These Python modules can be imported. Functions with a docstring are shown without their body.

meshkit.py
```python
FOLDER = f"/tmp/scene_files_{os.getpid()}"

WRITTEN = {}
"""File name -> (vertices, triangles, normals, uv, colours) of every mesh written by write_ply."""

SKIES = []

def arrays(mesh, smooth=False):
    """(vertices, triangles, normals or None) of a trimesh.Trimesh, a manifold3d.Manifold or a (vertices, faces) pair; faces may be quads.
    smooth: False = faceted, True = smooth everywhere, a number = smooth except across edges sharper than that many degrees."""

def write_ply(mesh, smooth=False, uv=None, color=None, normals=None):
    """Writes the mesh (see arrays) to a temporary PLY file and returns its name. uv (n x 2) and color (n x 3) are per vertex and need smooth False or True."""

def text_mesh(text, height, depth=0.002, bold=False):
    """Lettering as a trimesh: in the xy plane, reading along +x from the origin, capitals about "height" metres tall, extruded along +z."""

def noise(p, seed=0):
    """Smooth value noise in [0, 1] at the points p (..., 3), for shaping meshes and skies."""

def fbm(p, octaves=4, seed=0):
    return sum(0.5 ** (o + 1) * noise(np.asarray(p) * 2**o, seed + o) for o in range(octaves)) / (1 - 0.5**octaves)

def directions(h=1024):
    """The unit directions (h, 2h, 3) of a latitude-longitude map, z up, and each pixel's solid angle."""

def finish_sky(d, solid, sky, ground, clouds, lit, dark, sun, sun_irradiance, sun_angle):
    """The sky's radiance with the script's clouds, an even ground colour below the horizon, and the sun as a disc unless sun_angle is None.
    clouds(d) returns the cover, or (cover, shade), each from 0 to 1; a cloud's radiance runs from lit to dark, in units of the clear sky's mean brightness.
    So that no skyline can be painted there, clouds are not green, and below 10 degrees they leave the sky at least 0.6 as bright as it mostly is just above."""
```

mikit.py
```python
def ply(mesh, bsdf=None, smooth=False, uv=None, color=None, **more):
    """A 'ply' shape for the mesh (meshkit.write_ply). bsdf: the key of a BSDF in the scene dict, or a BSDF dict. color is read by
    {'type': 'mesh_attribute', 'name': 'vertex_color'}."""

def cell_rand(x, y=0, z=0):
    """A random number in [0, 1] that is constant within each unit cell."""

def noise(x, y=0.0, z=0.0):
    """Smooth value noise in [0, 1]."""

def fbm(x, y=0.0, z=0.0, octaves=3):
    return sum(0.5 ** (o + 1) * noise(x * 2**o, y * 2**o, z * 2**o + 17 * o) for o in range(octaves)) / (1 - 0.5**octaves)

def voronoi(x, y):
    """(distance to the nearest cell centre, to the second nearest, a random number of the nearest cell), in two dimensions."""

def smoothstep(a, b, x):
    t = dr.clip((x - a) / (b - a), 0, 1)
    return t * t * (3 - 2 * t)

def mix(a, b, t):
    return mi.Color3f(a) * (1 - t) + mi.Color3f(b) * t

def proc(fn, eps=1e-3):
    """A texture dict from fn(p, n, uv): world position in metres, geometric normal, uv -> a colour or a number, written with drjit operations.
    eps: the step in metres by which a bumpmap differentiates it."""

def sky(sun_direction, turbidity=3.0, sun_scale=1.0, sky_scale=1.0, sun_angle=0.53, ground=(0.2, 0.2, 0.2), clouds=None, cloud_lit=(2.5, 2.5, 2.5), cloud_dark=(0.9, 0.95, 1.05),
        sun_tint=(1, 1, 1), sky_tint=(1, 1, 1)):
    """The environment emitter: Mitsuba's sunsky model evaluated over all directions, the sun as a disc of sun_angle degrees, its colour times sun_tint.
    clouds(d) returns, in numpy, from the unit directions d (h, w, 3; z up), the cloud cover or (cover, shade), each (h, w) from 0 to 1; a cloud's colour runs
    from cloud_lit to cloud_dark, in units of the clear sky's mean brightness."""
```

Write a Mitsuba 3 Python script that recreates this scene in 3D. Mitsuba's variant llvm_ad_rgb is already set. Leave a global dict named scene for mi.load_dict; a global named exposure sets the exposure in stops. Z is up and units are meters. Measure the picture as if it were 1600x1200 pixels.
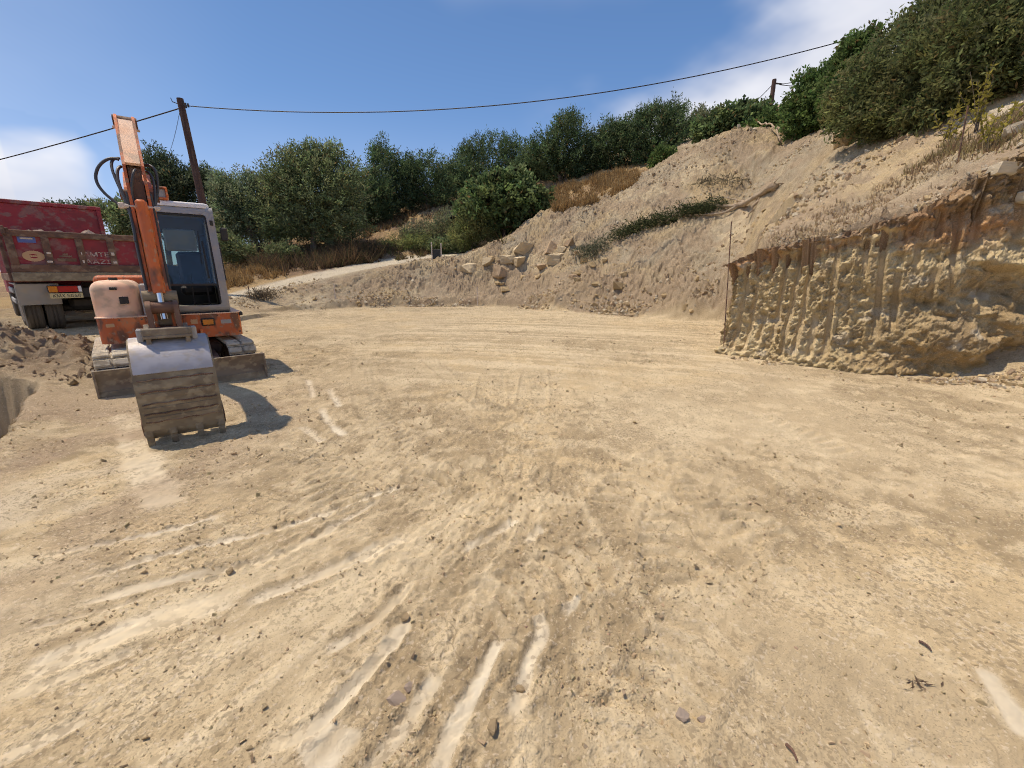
import math, numpy as np, trimesh, drjit as dr, mitsuba as mi, mikit, meshkit, manifold3d, shapely
from shapely.geometry import Polygon, LineString
from scipy.interpolate import LinearNDInterpolator, NearestNDInterpolator
from scipy.ndimage import gaussian_filter, map_coordinates, spline_filter
from meshkit import noise, fbm
T = mi.ScalarTransform4f
rng = np.random.default_rng(7)
scene, labels = {}, {}

# ------------------------------------------------------------------ camera, sky, exposure
FPX, PITCH, EYE = 655.0, math.radians(14.7), 1.6
scene['camera'] = {'type': 'perspective', 'fov': math.degrees(2 * math.atan(800 / FPX)), 'fov_axis': 'x', 'near_clip': 0.05, 'far_clip': 3000.0,
    'to_world': T().look_at(origin=[0, 0, EYE], target=[0, math.cos(PITCH), EYE - math.sin(PITCH)], up=[0, 0, 1])}
exposure = 1.42
SUN = np.array([-1.30, 0.26, 3.1])

def ray(px, py):
    xc, yc = (px - 800) / FPX, (py - 600) / FPX
    return np.array([xc, math.cos(PITCH) - yc * math.sin(PITCH), -math.sin(PITCH) - yc * math.cos(PITCH)])
def P(px, py, D):                       # the point at forward distance D that the photograph shows there
    d = ray(px, py); return np.array([0, 0, EYE]) + d * D / d[1]
def G(px, py, z=0.0):                   # the same on the level z
    d = ray(px, py); return np.array([0, 0, EYE]) + d * (z - EYE) / d[2]
def sst(a, b, x):
    t = np.clip((x - a) / (b - a), 0, 1); return t * t * (3 - 2 * t)
def azel(px, py):
    d = ray(px, py); d = d / np.linalg.norm(d); return math.atan2(d[0], d[1]), math.asin(d[2])

CB = [azel(960, 250), azel(1040, 205), azel(1130, 150), azel(1250, 75), azel(1330, 0), azel(1420, -120)]; CB.append((CB[-1][0] + .5, CB[-1][1] + .35))
CL = [azel(0, 215), azel(120, 222), azel(190, 300)]
def clouds(d):
    az, el = np.arctan2(d[..., 0], d[..., 1]), np.arcsin(np.clip(d[..., 2], -1, 1))
    n = fbm(d * [7, 7, 11], 5, 3); n2 = fbm(d * [2.2, 2.2, 3.0] + 5, 4, 9)
    a = np.array(CB)
    edge = np.interp(az, a[:, 0], a[:, 1], left=a[0, 1], right=a[-1, 1])
    c1 = sst(-0.05, 0.10, edge - el + .085 + (n - .5) * .14) * sst(a[0, 0] - .25, a[0, 0] + .15, az) * sst(a[-1, 0] + .8, a[-1, 0] + .2, az) * .92
    a = np.array(CL)
    edge = np.interp(az, a[:, 0], a[:, 1], left=a[0, 1] + .02, right=-.2)
    c2 = sst(-.02, .10, edge - .075 - el + .085 + (n - .5) * .14) * sst(a[-1, 0] + .03, a[-1, 0] - .08, az) * .95
    c3 = sst(.56, .8, n2) * .25
    low = sst(.34, .05, el) * .22
    thin = sst(-.45, -1.0, az) * sst(1.0, .2, el) * .2
    return np.clip(np.maximum.reduce([c1, c2, c3, low, thin]), 0, 1), np.clip(.55 + .4 * (c2 > c1) - (n - .5) * 1.6, 0, 1)
scene['sky_light'] = mikit.sky(SUN.tolist(), turbidity=3.0, clouds=clouds, cloud_lit=(3.4, 3.35, 3.4), cloud_dark=(2.3, 2.35, 2.6), ground=(.3, .25, .17), sky_tint=(.95, 1.13, 1.38))

# ------------------------------------------------------------------ helpers
def obj(key, mesh, bsdf, smooth=False, label=None, cat=None, group=None, kind=None, color=None, M=None, **more):
    k, i = key, 0
    while k in scene:
        i += 1; k = f'{key}_{i:03d}'
    scene[k] = mikit.ply(mesh, bsdf, smooth, color=color, **more)
    if M is not None: scene[k]['to_world'] = M
    tag(k, label, cat, group, kind)
    return k
def put(key, like, M):
    k, i = key, 0
    while k in scene:
        i += 1; k = f'{key}_{i:03d}'
    scene[k] = {**like, 'to_world': M}; return k
USED = set()
def thing(key, label, cat, group=None):
    k, i = key, 0
    while k in USED:
        i += 1; k = f'{key}_{i:03d}'
    USED.add(k); tag(k, label, cat, group); return k
def tag(k, label=None, cat=None, group=None, kind=None):
    d = {a: b for a, b in (('label', label), ('category', cat), ('group', group), ('kind', kind)) if b}
    if d: labels[k] = d
cat_ = trimesh.util.concatenate
def box(x0, x1, y0, y1, z0, z1, ch=0.012):
    ch = min(ch, .45 * (x1 - x0), .45 * (y1 - y0), .45 * (z1 - z0)); pts = []
    for a, sa in ((x0, 1), (x1, -1)):
        for b, sb in ((y0, 1), (y1, -1)):
            for c, sc in ((z0, 1), (z1, -1)):
                pts += [(a + sa * ch, b + sb * ch, c), (a + sa * ch, b, c + sc * ch), (a, b + sb * ch, c + sc * ch)]
    return trimesh.convex.convex_hull(np.array(pts))
def prism_y(poly, y0, y1):              # a polygon in x-z extruded along y
    m = trimesh.creation.extrude_polygon(poly if isinstance(poly, Polygon) else Polygon(poly), y1 - y0, engine='earcut')
    v = m.vertices.copy(); m.vertices = np.stack([v[:, 0], y1 - v[:, 2], v[:, 1]], 1)
    return m
def prism_z(poly, z0, z1):
    m = trimesh.creation.extrude_polygon(poly, z1 - z0, engine='earcut'); m.apply_translation([0, 0, z0]); return m
def cyl(p, q, r, n=20, r2=None):
    p, q = np.asarray(p, float), np.asarray(q, float)
    return tube([p, q], [r, r if r2 is None else r2], n)
def tube(pts, r, n=8, cap=True):
    p = np.asarray(pts, float); r = np.broadcast_to(r, (len(p),))
    t = np.gradient(p, axis=0); t /= np.linalg.norm(t, axis=1, keepdims=True) + 1e-12
    up = np.array([0, 0, 1.0]) if abs(t[:, 2]).mean() < .8 else np.array([1.0, 0, 0])
    a = np.cross(t, up); a /= np.linalg.norm(a, axis=1, keepdims=True) + 1e-12; b = np.cross(t, a)
    an = np.arange(n) * 2 * np.pi / n
    v = (p[:, None] + r[:, None, None] * (np.cos(an)[None, :, None] * a[:, None] + np.sin(an)[None, :, None] * b[:, None])).reshape(-1, 3)
    i, j = np.meshgrid(np.arange(len(p) - 1), np.arange(n), indexing='ij')
    q = np.stack([i * n + j, i * n + (j + 1) % n, (i + 1) * n + (j + 1) % n, (i + 1) * n + j], -1).reshape(-1, 4)
    f = np.vstack([q[:, [0, 1, 2]], q[:, [0, 2, 3]]])
    if cap:
        m = len(v); v = np.vstack([v, p[:1], p[-1:]]); k = np.arange(n); e = (len(p) - 1) * n
        f = np.vstack([f, np.stack([(k + 1) % n, k, k * 0 + m], 1), np.stack([e + k, e + (k + 1) % n, k * 0 + m + 1], 1)])
    mm = trimesh.Trimesh(v, f, process=False)
    return mm
def spline(pts, n=24):
    p = np.asarray(pts, float); s = np.linspace(0, 1, len(p))
    from scipy.interpolate import CubicSpline
    return CubicSpline(s, p)(np.linspace(0, 1, n))
def grow(poly, r): return poly.buffer(-r).buffer(r, quad_segs=6)
def cut(a, *bs):
    m = manifold3d.Manifold(manifold3d.Mesh(np.asarray(a.vertices, np.float32), np.asarray(a.faces, np.uint32)))
    for b in bs: m = m - manifold3d.Manifold(manifold3d.Mesh(np.asarray(b.vertices, np.float32), np.asarray(b.faces, np.uint32)))
    m = m.to_mesh(); return trimesh.Trimesh(m.vert_properties[:, :3], m.tri_verts)

# ------------------------------------------------------------------ materials
VC = {'type': 'mesh_attribute', 'name': 'vertex_color'}
def rgb(*c): return {'type': 'rgb', 'value': list(c)}
def pr(c, r=.6, metal=0.0, two=True, **k):
    d = {'type': 'principled', 'base_color': c if isinstance(c, dict) else rgb(*c), 'roughness': r, 'metallic': metal, **k}
    return {'type': 'twosided', 'bsdf': d} if two else d
nz, fb, ss, mx = mikit.noise, mikit.fbm, mikit.smoothstep, mikit.mix
def worn(base, second, dirt, f1, f2, lo=.5, hi=.7, seed=0.0, streak=1.0):
    def fn(p, n, uv):
        a = fb(p.x * f1 + seed, p.y * f1, p.z * f1 * streak, 4)
        b = fb(p.x * f2, p.y * f2 + seed, p.z * f2 * streak, 4)
        c = mx(base, second, ss(lo, hi, a))
        return mx(c, dirt, ss(.48, .68, b) * .8)
    return mikit.proc(fn)
def paint(p, n, uv):                    # orange paint with bleached areas, grease and dried mud
    a = fb(p.x * 3 + 3.1, p.y * 3, p.z * 1.5, 4); b = fb(p.x * 9, p.y * 9 + 3.1, p.z * 3.2, 4); c = fb(p.x * 30 + 1, p.y * 30, p.z * 22, 3)
    k = mx(mx((.56, .135, .032), (.45, .105, .03), ss(.45, .65, a)), (.60, .24, .10), ss(.58, .74, fb(p.x * 2 + 7, p.y * 2, p.z * 2, 3)) * .6)
    k = mx(k, (.11, .062, .04), ss(.52, .68, b) * .85); k = mx(k, (.33, .25, .17), ss(.60, .68, c) * .55)
    return k
scene['m_orange'] = pr(mikit.proc(paint), .55)
scene['m_faded'] = pr(worn((.80, .56, .40), (.74, .43, .26), (.48, .35, .24), 2.5, 6.0, .45, .75, 9.0), .62)
scene['m_rust'] = pr(worn((.16, .085, .055), (.10, .06, .045), (.24, .17, .115), 5.0, 8.0, .4, .65, 2.0), .8)
scene['m_red'] = pr(worn((.27, .023, .034), (.19, .022, .028), (.23, .12, .105), 2.5, 6.0, .4, .7, 5.0), .55)
scene['m_steel'] = pr(worn((.46, .45, .47), (.36, .35, .37), (.40, .36, .31), 6.0, 14.0, .4, .7, 1.0), .5, .3)
scene['m_mud'] = pr(worn((.245, .20, .135), (.175, .14, .095), (.31, .26, .18), 6.0, 17.0, .4, .65, 4.0), .9)
scene['m_blade'] = pr(worn((.20, .165, .125), (.15, .115, .085), (.30, .25, .18), 5.0, 14.0, .4, .65, 7.0), .8)
scene['m_track'] = pr(worn((.50, .45, .35), (.42, .37, .28), (.28, .23, .16), 9.0, 16.0, .4, .7, 6.0), .9)
scene['m_grey'] = pr(worn((.33, .33, .33), (.28, .28, .28), (.36, .32, .27), 3.0, 8.0, .4, .7, 8.0), .5)
scene['m_white'] = pr((.72, .72, .72), .45)
scene['m_dark'] = pr((.025, .024, .023), .6)
scene['m_trim'] = pr((.10, .10, .09), .7)
scene['m_tyre'] = pr((.085, .075, .062), .9)
scene['m_hose'] = pr((.045, .045, .05), .45)
scene['m_chrome'] = pr((.75, .75, .77), .15, 1.0)
scene['m_glass'] = {'type': 'thindielectric', 'int_ior': 1.5, 'specular_transmittance': rgb(.62, .70, .64)}
scene['m_amber'] = pr((.62, .22, .02), .3)
scene['m_redlamp'] = pr((.40, .02, .015), .3)
scene['m_plate'] = pr((.55, .47, .25), .6)
scene['m_ink'] = pr((.05, .05, .05), .7)
scene['m_blue'] = pr((.10, .14, .36), .6)
scene['m_cream'] = pr((.58, .50, .43), .8)
scene['m_faint'] = pr(worn((.46, .38, .34), (.34, .14, .13), (.26, .12, .10), 30.0, 45.0, .45, .6, 1.0), .85)
scene['m_sticker'] = pr((.52, .33, .18), .8)
scene['m_pole'] = pr(worn((.075, .042, .034), (.055, .03, .025), (.11, .075, .06), 6.0, 20.0, .4, .7, 2.0, .1), .85)
scene['m_wire'] = pr((.02, .02, .024), .6)
scene['m_bark'] = pr(worn((.15, .115, .085), (.09, .07, .05), (.2, .165, .125), 9.0, 25.0, .4, .7, 2.0, .3), .9)
scene['m_bleached'] = pr(worn((.36, .28, .19), (.26, .19, .125), (.42, .35, .26), 7.0, 22.0, .4, .7, 3.0), .9)
scene['m_leaf'] = {'type': 'principledthin', 'base_color': VC, 'roughness': .5, 'diff_trans': .95, 'eta': 1.4}
scene['m_rock'] = pr(VC, .95, specular=.2)
scene['m_straw'] = {'type': 'principledthin', 'base_color': VC, 'roughness': .7, 'diff_trans': .5, 'eta': 1.3}
def grain(p, n, uv):
    return fb(p.x * 48, p.y * 48, p.z * 48, 3) * .5 + nz(p.x * 170, p.y * 170, p.z * 170) * .22 + nz(p.x * 420, p.y * 420, p.z * 420) * .07
def crumbs(p, n, uv):                   # dark grit, and the cracks between dried plates of earth
    g = ss(.55, .64, fb(p.x * 62, p.y * 62, p.z * 62, 3)) * ss(.38, .6, fb(p.x * 2.3, p.y * 2.3, p.z * 2.3, 3)) * .5
    f = ss(.62, .8, nz(p.x * 240, p.y * 240, p.z * 240)) * .35
    wx_, wy_ = nz(p.x * 9, p.y * 9, 3.0) * .5, nz(p.x * 9, p.y * 9, 8.0) * .5
    a, b, c = mikit.voronoi(p.x * 6.5 + wx_, p.y * 6.5 + wy_)
    k = ss(.075, .015, b - a) * ss(.50, .62, fb(p.x * .9 + 4, p.y * .9, p.z, 3)) * ss(.35, .6, nz(p.x * 5, p.y * 5, 1.0)) * .6
    return dr.maximum(dr.maximum(g, f), k)
def few(p, n, uv): return ss(.50, .62, fb(p.x * 45, p.y * 45, p.z * 45, 4)) * ss(.30, .6, fb(p.x * 5.1, p.y * 5.1, p.z, 3)) * .5
def flecks(p, n, uv): return ss(.62, .70, fb(p.x * 80 + 9, p.y * 80, p.z * 80, 3)) * .45
scene['m_ground'] = {'type': 'twosided', 'bsdf': {'type': 'bumpmap', 'arbitrary': mikit.proc(grain, 1.2e-3), 'scale': .026, 'bsdf':
    {'type': 'blendbsdf', 'weight': mikit.proc(flecks), 'a': {'type': 'blendbsdf', 'weight': mikit.proc(crumbs), 'a': pr(VC, .95, two=False, specular=.12), 'b': pr((.20, .15, .092), .95, two=False, specular=.12)}, 'b': pr((.62, .53, .39), .95, two=False, specular=.12)}}}

# ------------------------------------------------------------------ terrain
WL = np.array([G(1128, 552)[:2], G(1190, 561)[:2], G(1250, 571)[:2], G(1337, 580)[:2], G(1442, 591)[:2], G(1600, 603)[:2]])
WL = np.vstack([WL, WL[-1] + [2.2, -1.3], WL[-1] + [6, -4.0]])                # foot of the cut face
WTOP = [(1140, 411), (1185, 390), (1250, 376), (1337, 358), (1430, 332), (1490, 302), (1545, 272), (1600, 240)]
_s, _z = [], []
for a_, b_ in WTOP:
    d_ = ray(a_, b_); k_ = d_[0] / d_[1]; best_ = None
    for i_ in range(len(WL) - 1):
        p_, q_ = WL[i_] + [.14, .17], WL[i_ + 1] + [.14, .17]; v_ = q_ - p_; den_ = v_[0] - k_ * v_[1]; t_ = (k_ * p_[1] - p_[0]) / den_
        if best_ is None and (-.2 if i_ == 0 else 0) <= t_ <= 1: y_ = p_[1] + t_ * v_[1]; best_ = (np.linalg.norm(np.diff(WL[:i_ + 1], axis=0), axis=1).sum() + t_ * np.linalg.norm(v_), EYE + d_[2] * y_ / d_[1])
    _s.append(best_[0]); _z.append(best_[1])
WD = np.r_[0, np.cumsum(np.linalg.norm(np.diff(WL, axis=0), axis=1))]
toe = [(400, 490), (470, 484), (560, 480), (650, 478), (750, 477), (830, 481), (900, 487), (1000, 493), (1125, 500)]
B = [np.append(G(*q)[:2], 0.0) for q in toe]
B += [np.array([x, y, 0.0]) for x in (-3.5, -1, 2, 4, 6) for y in (-4, 1, 5, 10, 14) if not (x > 3.9 and y > 14)] + [np.array([-1, 18, 0]), np.array([1.5, 18.5, 0]), np.array([-5.5, 18, 0]), np.array([-8, 16.5, 0.0]), np.array([-6, 12, 0.0]), np.array([-5.5, 7, 0]), np.array([-4.5, 3, 0]), np.array([-7.2, 9, 0.0]), np.array([8, 3, 0.0]), np.array([10, 0, 0.0]), np.array([14, -6, 0.0])]
ROADN = [(300, 474, 17.5), (360, 466, 19), (450, 447, 22), (540, 428, 24), (640, 409, 26.5), (720, 398, 28.5), (790, 391, 31)]
ROADF = [(300, 466, 19), (360, 458, 20.5), (450, 436, 24), (540, 417, 26.5), (640, 401, 29.5), (720, 393.5, 32), (790, 388, 35)]
B += [P(*q) for q in ROADN + ROADF]
CREST = [(760, 390, 25), (810, 358, 26), (860, 328, 27), (960, 300, 27), (1010, 268, 27), (1070, 238, 25.5), (1150, 225, 24), (1205, 232, 22), (1260, 220, 19.5), (1330, 197, 16.5)]
B += [P(*q) for q in CREST]
B += [P(*q) for q in [(1000, 440, 18.3), (1100, 430, 16.4), (900, 440, 20.2), (820, 440, 23.0), (700, 425, 24.3), (620, 440, 23.4), (520, 455, 22.0), (760, 425, 23.9), (1000, 400, 19.6), (1100, 380, 18.3), (900, 400, 21.6),
    (420, 432, 24.5), (500, 410, 29), (410, 397, 31), (560, 385, 30), (640, 352, 35), (700, 385, 33), (600, 345, 40), (720, 305, 42), (880, 325, 31.5), (940, 300, 33), (870, 285, 39), (1000, 272, 35), (1060, 250, 33), (1150, 225, 29), (1230, 205, 25), (1330, 190, 21), (1010, 285, 30), (850, 335, 29.5), (790, 380, 28.5)]]
B += [np.array(q, float) for q in [(-15, 13, .36), (-9.7, 10, .34), (-12, 11, .36), (-8.2, 8.2, .28), (-9, 6.8, .3), (-16, 8, .5), (-13, 4, .3), (-12, 16, .35), (-20, 18, .3), (-40, 10, -.5), (-45, 40, -1), (-45, 90, 2), (0, 55, 13), (-17, 50, 7.8), (-30, 50, 4.5), (20, 45, 15), (60, 40, 24), (0, 90, 16), (60, 90, 30), (-30, 0, .2), (-45, -5, 0), (20, 30, 12), (-24, 26, .6), (60, -5, 12), (9, -5, 0.0)]]
HILL = [P(*q) for q in [(1240, 350, 10), (1400, 300, 9.2), (1230, 300, 13.5), (1160, 345, 16.0), (1200, 285, 17.5), (1290, 250, 15), (1430, 255, 10.2), (1400, 215, 13), (1490, 235, 9.6), (1560, 200, 9.2), (1600, 150, 10), (1600, 200, 8.2), (1330, 197, 16.5), (1260, 220, 19.5), (1205, 232, 22), (1150, 225, 24), (1230, 205, 25), (1330, 190, 21)]]
LINE = [np.array([7.75, 15.3, 1.2]), np.array([8.5, 16.8, 2.5]), P(1165, 300, 19.5), P(1160, 250, 22.3), P(1155, 225, 24)]
B += LINE
HILL += LINE + [np.array(q, float) for q in [(6.0, 11.5, 2.0), (16, 6, 7.6), (16, 16, 10), (25, 10, 13), (60, 40, 24), (20, 45, 15), (20, 30, 13), (60, -5, 12), (60, 90, 30), (20, -5, 6), (4.3, 8.2, 1.75), (0, 55, 12), (0, 90, 15)]]
_s, _z = np.r_[_s, _s[-1] + 1.2, WD[-1]], np.r_[_z, _z[-1] + .75, _z[-1] + 1.5]; WZ = np.interp(WD, _s, _z)
nrm_w = np.array([.62, .78])
HILL += [np.array([np.interp(d_, WD, WL[:, 0]) + nrm_w[0] * .6, np.interp(d_, WD, WL[:, 1]) + nrm_w[1] * .6, np.interp(d_, _s, _z)]) for d_ in np.linspace(0, WD[-1], 16)]
def raster(pts):
    p = np.array(pts); gx, gy = np.meshgrid(np.arange(-45, 60.01, .25), np.arange(-5, 90.01, .25), indexing='ij')
    z = LinearNDInterpolator(p[:, :2], p[:, 2])(gx, gy)
    bad = np.isnan(z); z[bad] = NearestNDInterpolator(p[:, :2], p[:, 2])(gx[bad], gy[bad])
    return spline_filter(gaussian_filter(z, 1.6), 3)
RB, RH = raster(B), raster(HILL)
def look_up(r, x, y): return map_coordinates(r, [(np.clip(x, -44.9, 59.9) + 45) / .25, (np.clip(y, -4.9, 89.9) + 5) / .25], order=3, mode='nearest', prefilter=False)
LNXY = [l[:2] for l in LINE]
WEDGE = Polygon([tuple(WL[0])] + [tuple(w) for w in WL[1:]] + [(90, -20), (90, 120), (13, 120)] + [tuple(l) for l in LNXY[::-1]])
PIT = Polygon([(-4.0, 2.2), (-5.0, 3.85), (-5.7, 4.6), (-6.35, 5.4), (-7.2, 5.5), (-10.5, 5.2), (-10.5, 1.5)])
ROAD = Polygon([tuple(P(*q)[:2]) for q in ROADN] + [tuple(P(*q)[:2]) for q in ROADF[::-1]])
HEAP = Polygon([tuple(G(*q)[:2]) for q in toe] + [tuple(l) for l in LNXY] + [tuple(P(*q)[:2]) for q in CREST[:7][::-1]] + [tuple(P(*q)[:2]) for q in ROADN[::-1][1:-1]])
_t = np.array([G(*q)[:2] for q in toe]); TOEX, TOEY = _t[:, 0], _t[:, 1]
def sdist(poly, x, y, reach=1.5):       # signed distance, positive inside
    out = np.full(x.shape, -9.0); x0, y0, x1, y1 = poly.bounds
    m = (x > x0 - reach) & (x < x1 + reach) & (y > y0 - reach) & (y < y1 + reach)
    pt = shapely.points(x[m], y[m]); d = shapely.distance(pt, poly.exterior); out[m] = np.where(shapely.contains_xy(poly, x[m], y[m]), d, -d)
    return out
STREAKS = [  # pixel polylines of the pale scrape marks, half width, depth
    ([(71, 927), (158, 898), (250, 869), (333, 848), (417, 829), (500, 804), (583, 775), (640, 755)], .035, .02),
    ([(96, 952), (167, 933), (250, 910), (375, 883), (458, 858), (521, 821), (600, 779)], .04, .02),
    ([(20, 1060), (125, 1017), (208, 983), (292, 954), (375, 933)], .09, .012),
    ([(0, 1087), (83, 1067), (167, 1033), (217, 1017)], .03, .015), ([(375, 950), (458, 912), (541, 879), (600, 842)], .045, .02),
    ([(400, 1172), (500, 1125), (550, 1075), (600, 1021), (635, 975)], .028, .018), ([(500, 1112), (554, 1067), (617, 992), (646, 967)], .04, .018),
    ([(500, 1017), (575, 975), (642, 908)], .035, .022), ([(560, 1220), (625, 1137), (667, 1075), (687, 1050)], .04, .022),
    ([(680, 1230), (708, 1137), (742, 1075), (767, 1021), (787, 992)], .038, .024), ([(792, 1129), (817, 1075), (829, 1025), (846, 992), (833, 958)], .032, .02),
    ([(721, 858), (767, 833), (808, 808)], .04, .022), ([(821, 844), (850, 821)], .035, .02), ([(533, 883), (592, 862), (640, 835)], .05, .018),
    ([(190, 640), (208, 690), (232, 745), (275, 800)], .15, .006), ([(481, 591), (490, 620)], .05, .02), ([(514, 604), (531, 635)], .05, .02), ([(500, 635), (520, 665), (545, 680)], .05, .02),
    ([(470, 665), (505, 690)], .05, .02), ([(1535, 1040), (1570, 1090), (1620, 1160)], .05, .012), 
    ([(880, 960), (905, 930)], .03, .012), ([(30, 985), (120, 965), (230, 935)], .025, .015), ([(300, 905), (420, 870), (470, 850)], .03, .015), ([(60, 880), (160, 850), (260, 830), (350, 800)], .03, .015),
    ([(0, 1190), (60, 1160), (140, 1120)], .03, .012), ([(470, 1200), (520, 1160), (545, 1130)], .09, .006)]
CRAWL = [([(566, 545), (570, 590), (577, 630), (606, 674), (640, 712)], .19), ([(640, 540), (684, 569), (750, 622), (800, 655)], .19), ([(860, 535), (905, 560), (960, 590)], .2), ([(770, 575), (765, 640)], .2), ([(835, 575), (830, 640)], .2),
    ([(560, 800), (520, 760), (490, 700)], .2), ([(640, 770), (700, 740), (770, 735), (860, 760)], .2), ([(1090, 950), (1050, 860), (1060, 780)], .19), ([(960, 800), (1010, 740), (1090, 700)], .2), ([(1240, 860), (1130, 790), (1060, 690)], .2), ([(740, 960), (860, 900), (980, 870)], .18), ([(1000, 1180), (1050, 1050), (1130, 950)], .17), ([(1100, 640), (1200, 660), (1320, 720)], .2), ([(380, 760), (440, 720), (470, 690)], .2)]
def along(px, x, y, reach):             # distance to a line on the ground, arc length, signed side, 0..1 position
    pl = np.array([G(*q)[:2] for q in px])
    if len(pl) > 2: pl = spline(pl, 6 * len(pl))
    m = np.nonzero((x > pl[:, 0].min() - reach) & (x < pl[:, 0].max() + reach) & (y > pl[:, 1].min() - reach) & (y < pl[:, 1].max() + reach))[0]
    best, arc, side, s0 = np.full(len(m), 9.0), np.zeros(len(m)), np.zeros(len(m)), 0.0
    for a, b in zip(pl[:-1], pl[1:]):
        L = np.linalg.norm(b - a); u = (b - a) / L; rx, ry = x[m] - a[0], y[m] - a[1]
        t = np.clip(rx * u[0] + ry * u[1], 0, L); dx, dy = rx - t * u[0], ry - t * u[1]; d = np.hypot(dx, dy)
        k = d < best; best[k] = d[k]; arc[k] = (s0 + t)[k]; side[k] = (rx * -u[1] + ry * u[0])[k]; s0 += L
    return m, best, arc, side, arc / s0
MOUND = P(1135, 236, 23.3)
GULLY = np.array([P(1222, 236, 21)[:2], P(1190, 262, 20)[:2], P(1150, 285, 19.5)[:2], P(1105, 312, 19)[:2]])
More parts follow.
